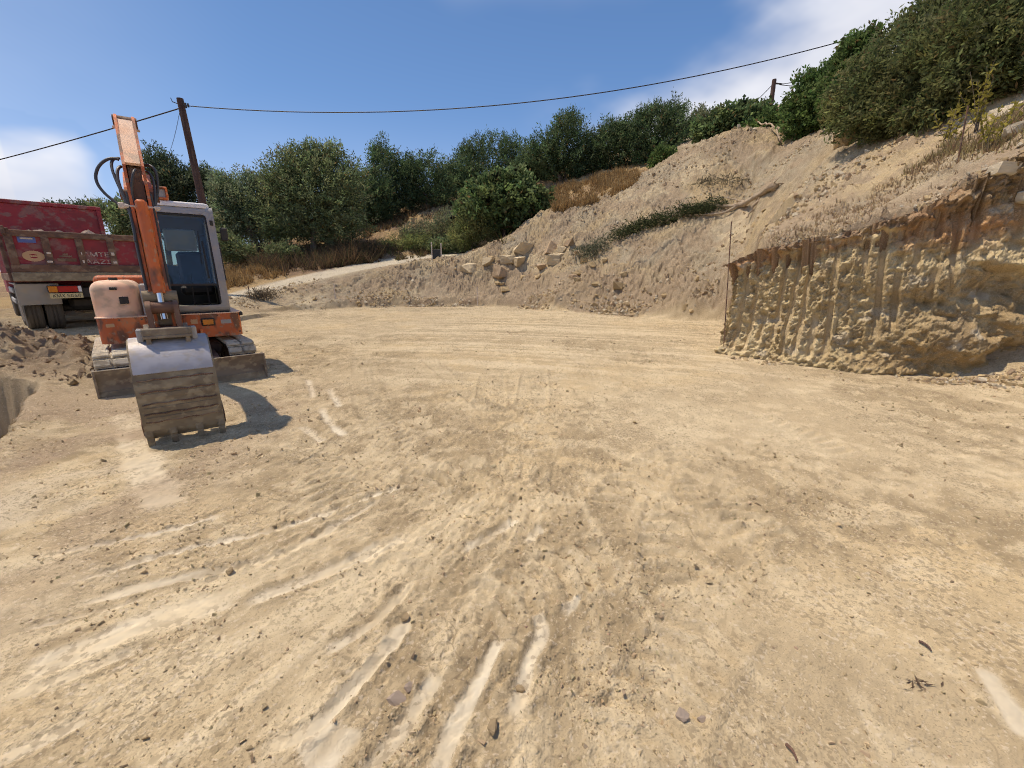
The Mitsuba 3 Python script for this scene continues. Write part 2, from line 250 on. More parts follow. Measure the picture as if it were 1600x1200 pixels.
def field(x, y):
    """height and the loose / pale / soil measures of the ground at x, y"""
    x, y = np.asarray(x, float), np.asarray(y, float); q = np.stack([x, y, x * 0], -1)
    near = (np.abs(x) < 45) & (y > -3) & (y < 70)
    zb, zh = look_up(RB, x, y), look_up(RH, x, y)
    w = sst(.30, .62, sdist(WEDGE, x, y, 1.2)); z = zb * (1 - w) + zh * w
    past = np.where((x > -10.6) & (x < 7.9) & (y > 12), y - np.interp(x, TOEX, TOEY) + .55 - .5 * (noise(q * .9, 61) - .5) - .2 * (noise(q * 3.5, 62) - .5), -9.0)
    z = np.where((x > -9.5) & (x < 7.9) & (y > 11) & (past > -8), z * sst(-.55, .12, past), z); z = z + .34 * sst(4, 1.5, x) * sst(-.05, .35, past) * np.exp(-np.clip(past, 0, 9) / 2.2) * (1 - w) * sst(-10.6, -9.5, x)
    flat = sst(.9, .3, np.abs(zb)) * (1 - w) * sst(.12, -.12, past) * sst(26, 23, y) * sst(-13, -8.5, x)
    warp = np.stack([fbm(q * .9, 3, 31), fbm(q * .9, 3, 47), x * 0], -1) - .5
    rd = sdist(ROAD, x, y); road = sst(-.15, .25, rd); flat = np.maximum(flat, road)
    n1, n2, n3, n4 = fbm(q * .32, 3, 1), fbm(q * 1.3 + warp, 4, 5), fbm(q * 4.5, 4, 11), fbm(q * 14, 3, 19)
    loose = np.clip(sst(.48, .62, fbm(q * .75 + warp * .6, 4, 77)) * .9 + .06, 0, 1) * (1 - .8 * road)
    loose = np.maximum(loose, .85 * sst(3.3, 4.6, x) * sst(6.5, 3.0, y)); loose = np.maximum(loose, .9 * sst(-3.4, -4.6, x) * sst(5.3, 4.6, y) * sst(.35, .6, n2))
    n5 = np.zeros_like(x) + .5; nr = (y < 11) & (y > .7) & (np.abs(x) < 10); n5[nr] = fbm(q[nr] * 34, 3, 23)
    fl = (n1 - .5) * .05 + (n2 - .5) * .026 + (n3 - .5) * (.005 + .016 * loose) - np.abs(n4 - .5) * (.003 + .024 * loose) + (n5 - .5) * (.007 + .034 * loose)
    l1, l2, l3 = fbm(q * .55 + warp, 4, 131), np.abs(fbm(q * 1.5 + warp * 1.5, 4, 151) - .5) * 2, np.abs(fbm(q * 5 + warp, 3, 171) - .5) * 2
    far = sst(60, 34, y)
    l4 = np.abs(n3 - .5) * 2; rm = sst(.34, .54, fbm(q * .5 + warp, 3, 191)); rm = np.maximum(rm, 1.25 * np.exp(-((past - .6) / 1.0) ** 2) * sst(1.5, 3.5, x)); rough = (l1 - .5) * .7 + (.35 - l2) * (.16 + .34 * rm) + (.3 - l3) * (.05 + .22 * rm) + (.3 - l4) * (.04 + .16 * rm) + (n4 - .5) * (.05 + .09 * rm)
    z = z + fl * flat + (1 - flat) * rough * (.45 + .55 * sst(.05, 1.0, np.abs(zb) + zh * w)) * (.35 + .65 * far) * (1 - .25 * w) * (1 - .8 * sst(-1.5, -.1, rd))
    mp = np.exp(-(((x - MOUND[0]) / 2.6) ** 2 + ((y - MOUND[1]) / 1.8) ** 2)); z = z + .75 * mp
    for ga, gb in zip(GULLY[:-1], GULLY[1:]):
        tt = np.clip(((x - ga[0]) * (gb[0] - ga[0]) + (y - ga[1]) * (gb[1] - ga[1])) / ((gb - ga) ** 2).sum(), 0, 1); z = z - .20 * np.exp(-((x - ga[0] - tt * (gb[0] - ga[0])) ** 2 + (y - ga[1] - tt * (gb[1] - ga[1])) ** 2) / .20)
    wl = np.exp(-((x + 8.1) ** 2 / 3.4 + (y - 6.65) ** 2 / 1.0)); z = z + wl * (.27 + .45 * (.4 - l2) + .28 * (.4 - l3) + .2 * (.3 - l4)); z = z + wl * ((n4 - .5) * .22 + (n5 - .5) * .16); flat = flat * (1 - .8 * wl)
    pale, track, sid = np.zeros_like(x), np.zeros_like(x), np.zeros(len(x), int)
    for si_, (px, hw, dep) in enumerate(STREAKS):
        m, d, arc, side, u = along(px, x, y, hw * 4)
        e = sst(0, .12, u) * sst(1, .9, u) * (.55 + .9 * fbm(np.stack([arc * 3, arc * 0 + hw * 50, arc * 0], -1), 3, 3))
        t = d / (hw * (.7 + .6 * noise(np.stack([x[m] * 7, y[m] * 7, x[m] * 0], -1), 8)))
        inside = sst(1.1, .55, t) * np.clip(e, 0, 1)
        ridge = np.exp(-((t - 1.55) / .42) ** 2) * np.clip(e, 0, 1)
        z[m] += -dep * inside * .65 + ridge * dep * (1.5 * n5[m] - .35); sid[m] = np.where(inside > pale[m], si_, sid[m]); pale[m] = np.maximum(pale[m], inside); loose[m] = np.maximum(loose[m] * (1 - .9 * inside), ridge)
    for px, hw in CRAWL:
        m, d, arc, side, u = along(px, x, y, hw * 1.6)
        patch = sst(.26, .44, fbm(np.stack([x[m] * 1.6, y[m] * 1.6, x[m] * 0], -1), 3, 55)) * sst(0, .1, u) * sst(1, .9, u)
        on = sst(hw * 1.08, hw * .9, d) * patch * (1 - pale[m])
        lug = sst(.25, .7, np.abs(((arc + np.abs(side) * .35) / .125) % 1 - .5) * 2)
        z[m] += on * (lug * .024 - .017) + np.exp(-((d - hw * 1.15) / .03) ** 2) * patch * .012; track[m] = np.maximum(track[m], on * (.4 + .6 * lug))
    fr, ft = np.hypot(x - .4, y - 3.7), np.arctan2(y - 3.7, x - .4); fm = sst(.7, 1.3, fr) * sst(6.5, 4.0, fr) * sst(-2.95, -2.6, ft) * sst(-1.25, -1.6, ft)
    fn_ = fbm(np.stack([ft * 20 + .4 * n2, fr * .55, ft * 0], -1), 4, 141); fan = fm * (fn_ - .5) * flat * .7; z = z + fan * .03
    sr = np.sqrt((x + 4.5) ** 2 + (y + 9) ** 2); sw = fbm(np.stack([sr * 7, np.arctan2(y + 9, x + 4.5) * 3, x * 0], -1), 4, 143); sm = flat * sst(5.0, 7.5, y) * sst(3.5, 1.0, np.abs(x - 2) - 3); z = z + sm * (sw - .5) * .03
    pd = sdist(PIT, x, y); z = z - 1.25 * sst(-.02, .16, pd + (n3 - .5) * .16) + sst(-.5, -.08, pd) * sst(.1, -.02, pd) * .05
    # shallow gouges left where the bucket teeth have raked the foot of the bank
    return z, dict(flat=flat, loose=loose, pale=pale, track=track, sid=sid, road=road, w=w, n1=n1, n2=n2, n3=n3, n4=n4, n5=n5, fan=fan, swp=sm * (sw - .5), l1=l1, l2=l2, l3=l3, zb=zb, zh=zh)
PALE, MID, DARK, BUFF, CHALK, BROWN, OCHRE, GREYM, STRAWG = [np.array(c) for c in ((.50, .405, .255), (.40, .312, .188), (.285, .215, .125), (.44, .335, .19), (.52, .455, .335), (.245, .182, .118), (.42, .29, .125), (.385, .318, .215), (.36, .25, .12))]
def lerp(a, b, t): return a * (1 - t[:, None]) + b * t[:, None]
def colour(x, y, z, k):
    n = len(x); q = np.stack([x, y, z], -1); c = np.repeat(MID[None], n, 0)
    big = fbm(q * .45 + 7, 4, 201); c = lerp(c, BUFF, sst(.45, .65, big)); c = lerp(c, PALE, sst(.5, .7, fbm(q * 1.1, 4, 211)) * .6 * (1 - .7 * k['loose']))
    c = lerp(c, DARK, (.25 + .75 * k['loose']) * sst(.42, .6, fbm(q * 3, 5, 221)) * .8); c = lerp(c, DARK * .9, sst(.50, .64, fbm(q * 9, 4, 231)) * (.15 + .6 * k['loose'])); c = lerp(c, PALE * 1.05, sst(.56, .66, fbm(q * 6, 4, 241)) * .5); c = lerp(c, PALE, k['track'] * .35)
    c = lerp(c, CHALK * 1.06, np.clip(k['pale'] * (.55 + 1.2 * (k['n3'] - .38)), 0, 1) * np.where(k['sid'] == 14, .6, 1))
    left = sst(-1.8, -3.4, x) * sst(7, 4, y); c = lerp(c, BROWN * 1.25, left * sst(.40, .56, fbm(q * 1.2 + 3, 5, 88)) * .9); c = lerp(c, GREYM * 1.25, left * sst(.52, .68, fbm(q * 1.5 + 9, 3, 89)) * .8 * sst(3.6, 3.0, y))
    c = lerp(c, PALE * 1.06, sst(.03, .16, k['fan']) * .75); c = lerp(c, DARK, sst(-.03, -.16, k['fan']) * .5); c = lerp(c, PALE * 1.04, sst(.03, .17, k['swp']) * .7); c = lerp(c, DARK * 1.1, sst(-.03, -.17, k['swp']) * .45)
    # banks and hill
    b = lerp(np.repeat(GREYM[None] * .82, n, 0), BUFF * .86, sst(.4, .62, k['l1'])); b = lerp(b, PALE * .88, sst(.50, .68, fbm(q * .8 + 4, 4, 301)) * .8)
    b = lerp(b, BROWN * 1.2, sst(.47, .62, fbm(q * 1.0 + 15, 5, 311)) * .75); b = lerp(b, BROWN * 1.0, sst(.52, .64, fbm(q * 4.0 + 15, 4, 312)) * .6); b = lerp(b, BROWN * 1.15, sst(.2, -.25, z - 1.5 - 1.6 * (k['l1'] - .5) - 2.0 * (k['n2'] - .5)) * sst(-6, -2, x) * sst(12, 14.5, y) * .7)
    h = lerp(np.repeat(STRAWG[None], n, 0), np.array([.21, .135, .08]), sst(.4, .62, fbm(q * .5, 4, 321)))
    soil = 1 - k['flat']; c = lerp(c, b, soil)
    hill = sst(0, .5, k['hill']); c = lerp(c, h, hill * soil)
    c = lerp(c, CHALK * .95, k['road'] * .8); mound = np.exp(-((x + 8.2) ** 2 / 4.2 + (y - 6.8) ** 2 / 2.0)); c = lerp(c, BROWN * .86, np.clip(mound * 1.7, 0, 1) * sst(.26, .46, k['n2']) * .92)
    wd_ = sdist(WEDGE, x, y, 3.0); c = lerp(c, BROWN * 1.1, sst(.1, .4, wd_) * sst(2.6, 1.2, wd_ + 1.2 * (k['n2'] - .5)) * sst(13, 10, y) * .75)
    return np.clip(np.array([1.17, 1.2, 1.24]) * c * (.88 + .24 * fbm(q * 22, 3, 401))[:, None] * (.93 + .14 * noise(q * 90, 402))[:, None], 0, .8)
def steps(s0, d0, k, dmax, s1, g, s2):
    out, s = [s0], s0
    while s < s1: s += min(d0 + k * (s - s0), dmax); out.append(s)
    d = out[-1] - out[-2]
    while s < s2: d *= g; s += d; out.append(s)
    return np.array(out)
xs = steps(0, .010, .0046, 9, 14, 1.12, 450); xs = np.r_[-xs[:0:-1], xs]
yb = -steps(0, .05, .05, 9, 4, 1.25, 300)[:0:-1] + .9
ys = np.r_[yb, np.r_[steps(.9, .011, .008, .075, 13.5, 1, 13.5), np.arange(13.6, 27, .055), steps(27.1, .08, .02, 9, 28, 1.08, 700)]]
gx, gy = [a.ravel() for a in np.meshgrid(xs, ys, indexing='ij')]
gz, K = field(gx, gy)
K['hill'] = -sdist(HEAP.buffer(.3), gx, gy, 2.5) - 9 * (K['w'] > .5); K['hill'] = np.where((gx > -13) & (gy < 22.3) & (K['flat'] > .3), -9, K['hill']); K['hill'][gy < 14] = -9
gz = np.where(gy > 120, gz * 1.0, gz)
gc = colour(gx, gy, gz, K)
nx, ny = len(xs), len(ys)
i, j = np.meshgrid(np.arange(nx - 1), np.arange(ny - 1), indexing='ij'); a = (i * ny + j).ravel()
faces = np.vstack([np.stack([a, a + ny, a + ny + 1], 1), np.stack([a, a + ny + 1, a + 1], 1)])
V = np.stack([gx, gy, gz], 1); cen = V[faces].mean(1)
scraped = (K['pale'][faces].mean(1) > .30 + .55 * (fbm(cen * [26, 26, 0], 3, 404) - .2)) & (cen[:, 1] < 7); inroad = shapely.contains_xy(ROAD, cen[:, 0], cen[:, 1]); inheap = shapely.contains_xy(HEAP, cen[:, 0], cen[:, 1]) & ~inroad
uphill = ~inroad & ~inheap & ((shapely.contains_xy(WEDGE, cen[:, 0], cen[:, 1])) | (cen[:, 1] > 20) | ((cen[:, 1] > 17.5) & (cen[:, 0] < -10.7)))
for name, m, lab in (('dirt_road', inroad, 'pale dirt road climbing behind the levelled ground towards the trees'), ('spoil_heap', inheap, 'bank of heaped pale spoil with rubble at its foot'), ('hillside', uphill, 'dry hillside rising behind and right of the cut'), ('ground', ~(inroad | inheap | uphill | scraped), 'levelled pale bare earth marked by tracks and bucket scrapes')):
    f = faces[m]; u, inv = np.unique(f, return_inverse=True)
    obj(name, (V[u], inv.reshape(-1, 3)), 'm_ground', True, lab, kind='structure', color=gc[u])
scene['m_scraped'] = {'type': 'twosided', 'bsdf': {'type': 'bumpmap', 'arbitrary': mikit.proc(grain, 1.2e-3), 'scale': .016, 'bsdf': {'type': 'blendbsdf', 'weight': mikit.proc(few), 'a': pr(VC, .9, two=False, specular=.15), 'b': pr((.25, .19, .12), .9, two=False, specular=.15)}}}
fs_ = K['sid'][faces[:, 0]]
for k_ in range(len(STREAKS)):
    f = faces[scraped & (fs_ == k_)]
    if len(f): u, inv = np.unique(f, return_inverse=True); obj('ground__scrape_mark', (V[u], inv.reshape(-1, 3)), 'm_scraped', True, color=gc[u])
def ground_z(x, y): return field(np.atleast_1d(np.asarray(x, float)), np.atleast_1d(np.asarray(y, float)))[0]

# the vertical cut face with tooth grooves
ws, wt = np.r_[np.arange(-.35, WD[5] + .6, .0125), np.arange(WD[5] + .6, WD[-1] - .4, .06)], np.linspace(0, 1.12, 185)
S, Tt = np.meshgrid(ws, wt, indexing='ij'); S, Tt = S.ravel(), Tt.ravel()
side = np.array([.45, .89])
jit = (fbm(np.stack([Tt * 5, S * 0, S * 0], -1), 4, 700) - .5) * .22 * sst(.8, .0, np.abs(S)); bx = np.where(S < 0, WL[0, 0] - S * side[0], np.interp(S, WD, WL[:, 0])); by = np.where(S < 0, WL[0, 1] - S * side[1], np.interp(S, WD, WL[:, 1])); bx, by = bx + jit * .6, by - jit * .5
tx, ty = np.interp(S, ws, gaussian_filter(np.gradient(np.interp(ws, WD, WL[:, 0]), ws), 30)), np.interp(S, ws, gaussian_filter(np.gradient(np.interp(ws, WD, WL[:, 1]), ws), 30)); ln = np.hypot(tx, ty) + 1e-9
ox, oy = ty / ln, -tx / ln                                                  # outward
ox, oy = np.where(S < 0, .7 * ox - .6, ox), np.where(S < 0, .7 * oy, oy)
top = np.interp(S, _s, _z); t1 = np.clip(Tt, 0, 1); zz = -.08 + t1 * (top + .08); q = np.stack([S, zz * 1.0, S * 0 + 4], -1)
ledge = sst(1.5, 4.0, S)                                                    # further right the lower part is scooped and smooth
gl = .62 * (1 - .62 * ledge) + .0
groove_on = sst(.06 + .48 * ledge, .16 + .52 * ledge, t1) * sst(.97, .86, t1)
gw = S / .215 + zz * .26 + .7 * (noise(np.stack([S * .9, zz * .35, S * 0], -1), 5) - .5)
gu = gw % 1; amp = noise(np.stack([np.floor(gw) * 1.7, zz * 1.6, S * 0], -1), 6)
groove_on = groove_on * (1 - .55 * sst(3.0, 4.4, S)); cutm = sst(.0, .06, gu) * sst(.48, .40, gu) * sst(.26, .40, amp) * groove_on
r1, r2, r3 = fbm(q * [1.1, 1.1, 1], 4, 501), np.abs(fbm(q * [3.2, 3.2, 1], 4, 511) - .5) * 2, fbm(q * [13, 13, 1], 3, 521)
r5 = fbm(q * [24, 24, 1] + 7, 3, 541); r4 = np.abs(fbm(q * [8, 8, 1] + 3, 3, 531) - .5) * 2
scoop = np.sin((zz * 2.6 - S * .55 + r1 * 2.0) * 2.2) * .5 + .5
low = ledge * sst(.75, .5, t1)
disp = -.40 * t1 ** 1.1 * (.25 + .75 * sst(-.35, .5, S)) + (r1 - .5) * .34 + -.05 * cutm + groove_on * sst(.48, .53, gu) * sst(.8, .56, gu) * .035 + (.5 - np.abs(r5 - .5) * 2) * .05 * (1 - .8 * cutm) + (1 - .85 * cutm) * ((.3 - r2) * .13 * (1 - .45 * low) + (r3 - .5) * .09 * (1 - .3 * low) + (.3 - r4) * .09 * (1 - .3 * low)) + low * (scoop - .4) * .26 - low * .16 * sst(.52, .66, fbm(q * [1.6, 2.6, 1] + 31, 3, 551)) + sst(2.6, 4.2, S) * (.3 - r2) * .10 + sst(.14, .0, t1) * (.10 + .12 * (r3 - .4)) - sst(.05, .16, t1) * sst(.30, .18, t1) * .06 * ledge + sst(.85, .95, t1) * (.05 + .16 * (.4 - r2))
dtop = top - zz + (r1 - .5) * .35 + (r5 - .5) * .10; th = .13 + .42 * sst(1.6, 4.0, S); soilm = sst(th * 1.1, th * .7, dtop)
disp = disp + soilm * (.05 + (.35 - r4) * .12 + (r3 - .5) * .12)
back = np.clip(Tt - 1, 0, 1) / .12 * .65
wx, wy = bx + ox * (disp - back), by + oy * (disp - back)
wz = zz + (r3 - .5) * .04 + np.clip(Tt - 1, 0, 1) / .12 * .05
roof = Tt > 1.0
zz_top, _k = field(wx[roof], wy[roof]); tt = (Tt[roof] - 1) / .12; wz[roof] = wz[roof] * (1 - tt) + (zz_top - .03) * tt + .05 * tt * (1 - tt) * r3[roof]
qc = np.stack([S, zz, S * 0], -1); strat = zz / top + (fbm(qc * 1.4, 4, 601) - .5) * .5
YEL, YEL2, RED, TOPS, DKB = [np.array(c) for c in ((.60, .49, .285), (.50, .395, .215), (.44, .22, .10), (.25, .165, .10), (.28, .20, .11))]
wc = lerp(np.repeat(YEL[None], len(S), 0), YEL2, sst(.42, .6, fbm(qc * 2.0, 4, 611))); wc = lerp(wc, PALE * 1.15, cutm * .75); wc = lerp(wc, DKB * 1.1, (1 - cutm) * sst(.48, .62, fbm(qc * 6, 5, 612)) * .5)
redm = sst(th * 2.6, th * 1.6, dtop) * sst(.34, .52, fbm(qc * [1.1, 1.4, 1] + 3, 4, 621))
wc = lerp(wc, RED, redm * .8); wc = lerp(wc, TOPS, soilm * (.55 + .45 * sst(.4, .6, fbm(qc * 4 + 2, 4, 622)))); wc = lerp(wc, np.array([.37, .27, .145]), .75 * sst(2.4, 4.2, S) * sst(.40, .56, fbm(qc * 1.1 + 21, 4, 634))); wc = lerp(wc, np.array([.31, .22, .11]), low * .8 * sst(.36, .52, fbm(qc * .9 + 8, 4, 633))); wc = lerp(wc, DKB, low * sst(.42, .6, fbm(qc * 1.2 + 8, 4, 631)) * .85); wc = lerp(wc, OCHRE, low * sst(.5, .62, fbm(qc * [.7, 1.4, 1] + 5, 3, 632)) * .6); wc = lerp(wc, CHALK, sst(.70, .76, fbm(qc * [2.5, 4, 1], 3, 641)) * .7)
wc = np.clip(wc * (.85 + .3 * r3)[:, None], 0, .8)
n1_, n2_ = len(ws), len(wt); i, j = np.meshgrid(np.arange(n1_ - 1), np.arange(n2_ - 1), indexing='ij'); a = (i * n2_ + j).ravel()
obj('cut_bank', (np.stack([wx, wy, wz], 1), np.vstack([np.stack([a, a + n2_, a + n2_ + 1], 1), np.stack([a, a + n2_ + 1, a + 1], 1)])), 'm_ground', True, 'freshly cut ochre earth face raked with vertical tooth grooves', kind='structure', color=wc)
def wall_at(s, t):
    k = np.argmin((S - s) ** 2 + (Tt - t) ** 2); return np.array([wx[k], wy[k], wz[k]]), np.array([ox[k], oy[k], 0])

# ------------------------------------------------------------------ stones and clods
def rock_base(seed, n=12, flat=.75):
    r = np.random.default_rng(seed); p = r.normal(size=(n, 3)); p /= np.linalg.norm(p, axis=1, keepdims=True); p *= r.uniform(.75, 1.05, (n, 1)); p[:, 2] *= flat
    m = trimesh.convex.convex_hull(p); return np.array(m.vertices), np.array(m.faces)
def scatter(pts, size, bases, r, cols, sink=.3, squash=(.7, 1.1)):
    vs, fs, cs, at = [], [], [], 0
    which = r.integers(0, len(bases), len(pts))
    for b, (bv, bf) in enumerate(bases):
        k = np.nonzero(which == b)[0]
        if not len(k): continue
        q = r.normal(size=(len(k), 4)); q /= np.linalg.norm(q, axis=1, keepdims=True); w_, x_, y_, z_ = q.T
        R = np.stack([1 - 2 * (y_ * y_ + z_ * z_), 2 * (x_ * y_ - z_ * w_), 2 * (x_ * z_ + y_ * w_), 2 * (x_ * y_ + z_ * w_), 1 - 2 * (x_ * x_ + z_ * z_), 2 * (y_ * z_ - x_ * w_), 2 * (x_ * z_ - y_ * w_), 2 * (y_ * z_ + x_ * w_), 1 - 2 * (x_ * x_ + y_ * y_)], 1).reshape(-1, 3, 3)
        v = np.einsum('kij,nj->kni', R, bv) * size[k][:, None, None] * r.uniform(*squash, (len(k), 1, 3)); v += pts[k][:, None, :]; v[:, :, 2] += (size[k] * (1 - 2 * sink) * .5)[:, None]
        vs.append(v.reshape(-1, 3)); fs.append((bf[None] + (at + np.arange(len(k)) * len(bv))[:, None, None]).reshape(-1, 3)); cs.append(np.repeat(cols[k], len(bv), 0)); at += len(k) * len(bv)
    return (np.vstack(vs), np.vstack(fs)), np.vstack(cs)
small = [rock_base(s, 7) for s in range(6)]; mids = [rock_base(20 + s, 11) for s in range(8)]
r = np.random.default_rng(11)
D = 1.0 + 11 * r.random(60000) ** 1.9; lx = r.uniform(-1.45, 1.45, 60000) * D
ok = (lx < 9) & (shapely.contains_xy(WEDGE, lx, D) == False) & (shapely.contains_xy(PIT, lx, D) == False)
D, lx = D[ok], lx[ok]; cz, ck = field(lx, D)
clump = fbm(np.stack([lx * 2.2, D * 2.2, lx * 0], -1), 4, 71)
keep = r.random(len(D)) < np.clip(ck['loose'] * 1.2 * sst(.40, .6, clump) + .08, 0, 1) * (1 - .9 * ck['pale'])
lx, D, cz = lx[keep], D[keep], cz[keep]; n = len(lx)
sz = np.exp(r.normal(math.log(.0052), .55, n)).clip(.003, .03) * (.75 + .13 * D)
cols = np.array(MID)[None] * r.uniform(.72, 1.25, (n, 1)) * (1 + r.normal(0, .03, (n, 3)))
m, c = scatter(np.stack([lx, D, cz], 1), sz, small, r, cols)
obj('clods', m, 'm_rock', False, 'small crumbs and clods of dry earth strewn over the levelled ground', 'clods', kind='stuff', color=c)
n = 26000; X, Y = r.uniform(-13, 12, n), r.uniform(11.5, 27, n); ok = shapely.contains_xy(HEAP.buffer(.5), X, Y) | (shapely.contains_xy(WEDGE, X, Y) & (Y < 22))
X2, Y2 = r.uniform(4, 11, 5000), r.uniform(5, 12, 5000); o2 = shapely.contains_xy(WEDGE.buffer(-.2), X2, Y2); X3, Y3 = r.uniform(-11, -6.1, 10000), r.uniform(5.55, 8.5, 10000)
t4 = r.uniform(-.1, WD[-2], 4200); f4 = np.abs(r.normal(0, .24, 4200)); X4, Y4 = np.interp(t4, WD, WL[:, 0]) - .62 * f4, np.interp(t4, WD, WL[:, 1]) - .78 * f4 - .1
t5 = np.r_[r.uniform(.8, 7.6, 6000), r.uniform(-9.5, .8, 3500)]; X5, Y5 = t5 + r.normal(0, .1, 9500), np.interp(t5, TOEX, TOEY) - .75 + np.abs(r.normal(0, .6, 9500))
t6 = r.uniform(0, WD[-2], 2400); f6 = .25 + np.abs(r.normal(0, .22, 2400)); X6, Y6 = np.interp(t6, WD, WL[:, 0]) + .62 * (f6 + .35), np.interp(t6, WD, WL[:, 1]) + .78 * (f6 + .35)
X, Y = np.r_[X[ok], X2[o2], X3, X4, X5, X6], np.r_[Y[ok], Y2[o2], Y3, Y4, Y5, Y6]
pn = fbm(np.stack([X * .7, Y * .7, X * 0], -1), 4, 91); keep = r.random(len(X)) < np.where((X < -5) & (Y < 9), .18 + .4 * sst(.4, .6, pn), sst(.44, .66, pn) * .9); X, Y = X[keep], Y[keep]; Z = ground_z(X, Y); n = len(X)
sz = np.exp(r.normal(math.log(.032), .6, n)).clip(.012, .15) * np.where(Y > 11, 1.0, np.where(X < -5, .55, .6))
cols = np.where(((X < -5) & (Y < 9))[:, None], BROWN[None] * 1.15, np.where(r.random((n, 1)) < .3, CHALK[None], np.where(r.random((n, 1)) < .4, BROWN[None] * 1.5, BUFF[None]))) * r.uniform(.75, 1.08, (n, 1))
m, c = scatter(np.stack([X, Y, Z], 1), sz, mids, r, cols)
obj('rubble', m, 'm_rock', False, 'broken stones and lumps of earth scattered over the banks and heaps', 'rubble', kind='stuff', color=c)
def boulder(seed, p, sx, sy, sz_, rot, col, label, group=None, name='boulder'):
    rr = np.random.default_rng(seed); v = np.array([[a_, b_, c_] for a_ in (-1, 1) for b_ in (-1, 1) for c_ in (-1, 1)]) * .72 + rr.normal(size=(8, 3)) * .27; v = np.vstack([v, rr.normal(size=(5, 3)) * .55])
    m = trimesh.convex.convex_hull(v).subdivide().subdivide().subdivide(); q = np.array(m.vertices); q = q * (1 + .07 * (fbm(q * 3 + seed, 3, 3) - .5)[:, None] * 2); tl = rr.uniform(-.35, .35); q = np.stack([q[:, 0] * math.cos(tl) - q[:, 2] * math.sin(tl), q[:, 1], q[:, 0] * math.sin(tl) + q[:, 2] * math.cos(tl)], 1)
    if max(sx, sy) < .1:
        v = rr.normal(size=(16, 3)); v /= np.linalg.norm(v, axis=1, keepdims=True) ** .75; m = trimesh.convex.convex_hull(v).subdivide().subdivide(); q = np.array(m.vertices) * (1 + .16 * (fbm(np.array(m.vertices) * 3 + seed, 3, 3) - .5)[:, None] * 2)
    q *= [sx, sy, sz_]; ca, sa = math.cos(rot), math.sin(rot); q = np.stack([q[:, 0] * ca - q[:, 1] * sa, q[:, 0] * sa + q[:, 1] * ca, q[:, 2]], 1)
    c = np.array(col)[None] * (.8 + .4 * fbm(q * 6 / max(sx, .1) * .3 + seed, 3, 8))[:, None]
    obj(name, (q + p, np.array(m.faces)), 'm_rock', False, label, 'boulder', group, color=c)
BL = [((735, 425), .42, 'pale boulder on the bank just right of the small dark board'), ((762, 423), .30, 'squat pale boulder second in the row on the bank'), ((793, 420), .42, 'blocky boulder with a shaded front below the paler slabs'), ((781, 438), .42, 'brownish boulder lowest of the group on the bank'), ((812, 418), .42, 'pale flat-topped boulder in the middle of the boulder group'), ((818, 398), .40, 'long pale slab boulder topmost of the group on the bank'), ((862, 395), .42, 'brown boulder behind the pale cube-like stone'), ((876, 400), .28, 'small pale cube-like boulder at the upper end of the group'), ((868, 413), .44, 'pale slanting boulder with a dark underside at the right of the group'), ((888, 390), .28, 'dark brown boulder at the top right of the group'), ((905, 402), .26, 'small reddish boulder beside the trailing green weeds'), ((845, 428), .24, 'small boulder sunk in the brown earth under the slanting boulder'), ((900, 440), .22, 'small rough boulder low on the brown bank')]
def on_banks(px, d0=6, d1=40, n=700):   # where the sight lines meet the terrain
    px = np.asarray(px, float).reshape(-1, 2); Ds = np.linspace(d0, d1, n); xc, yc = (px[:, 0] - 800) / FPX, (px[:, 1] - 600) / FPX
    fy = math.cos(PITCH) - yc * math.sin(PITCH); X, Z = (xc / fy)[:, None] * Ds, EYE + ((-math.sin(PITCH) - yc * math.cos(PITCH)) / fy)[:, None] * Ds; Y = np.repeat(Ds[None], len(px), 0)
    ter = np.where(shapely.contains_xy(WEDGE, X.ravel(), Y.ravel()), look_up(RH, X.ravel(), Y.ravel()), look_up(RB, X.ravel(), Y.ravel())).reshape(X.shape)
    hit = Z < ter; k = np.where(hit.any(1), hit.argmax(1), n - 1); i = np.arange(len(px)); return np.stack([X[i, k], Y[i, k], Z[i, k]], 1)
def on_bank(px, py, d0=6, d1=40): return on_banks([(px, py)], d0, d1)[0]
rr_col = np.random.default_rng(6)
for s, ((px, py), rad, lab) in enumerate(BL):
    p = on_bank(px, py); p[2] = ground_z(p[0], p[1])[0] + rad * .22; col = BROWN * 1.5 if 'brown' in lab or 'red' in lab else (BUFF * .6 + CHALK * .4) * rr_col.uniform(.9, 1.1)
    boulder(s + 3, p, rad * 1.15, rad * .9, rad * .75, s * 1.3, col, lab)
rb = np.random.default_rng(44)
for s in range(16):
    p = on_bank(rb.uniform(740, 980), rb.uniform(395, 462)); rad = rb.uniform(.12, .22); p[2] = ground_z(p[0], p[1])[0] + rad * .15
    boulder(140 + s, p, rad * 1.2, rad, rad * .8, s, BUFF * rb.uniform(.75, 1.1), 'smaller earthy rock half buried in the bank around the pale boulders', 'smaller rocks half buried in the bank', name='rock')
for s, (px, py, rad, lab) in enumerate([(1490, 312, .13, 'round pale boulder stuck in the top edge of the cut'), (1560, 192, .20, 'pale boulder on the slope below the grey one at the frame edge'), (1592, 150, .24, 'grey boulder on the slope at the right edge of the view'), (1585, 218, .17, 'flat whitish stone below the yellow-leaved plants'), (1320, 228, .3, 'tan boulder on the ridge beneath the big bush'), (1540, 340, .16, 'whitish stone in the red earth of the cut')]):
    if 'cut' in lab:
        p, o = wall_at(np.interp(px, [1128, 1190, 1250, 1337, 1442, 1600], WD[:6]), .97 if 'edge' in lab else .8); p = p + o * .02
    else:
        p = on_bank(px, py); p[2] = ground_z(p[0], p[1])[0] + rad * .25
    boulder(60 + s, p, rad * 1.2, rad, rad * .75, s * .9, CHALK if 'tan' not in lab else BUFF, lab)
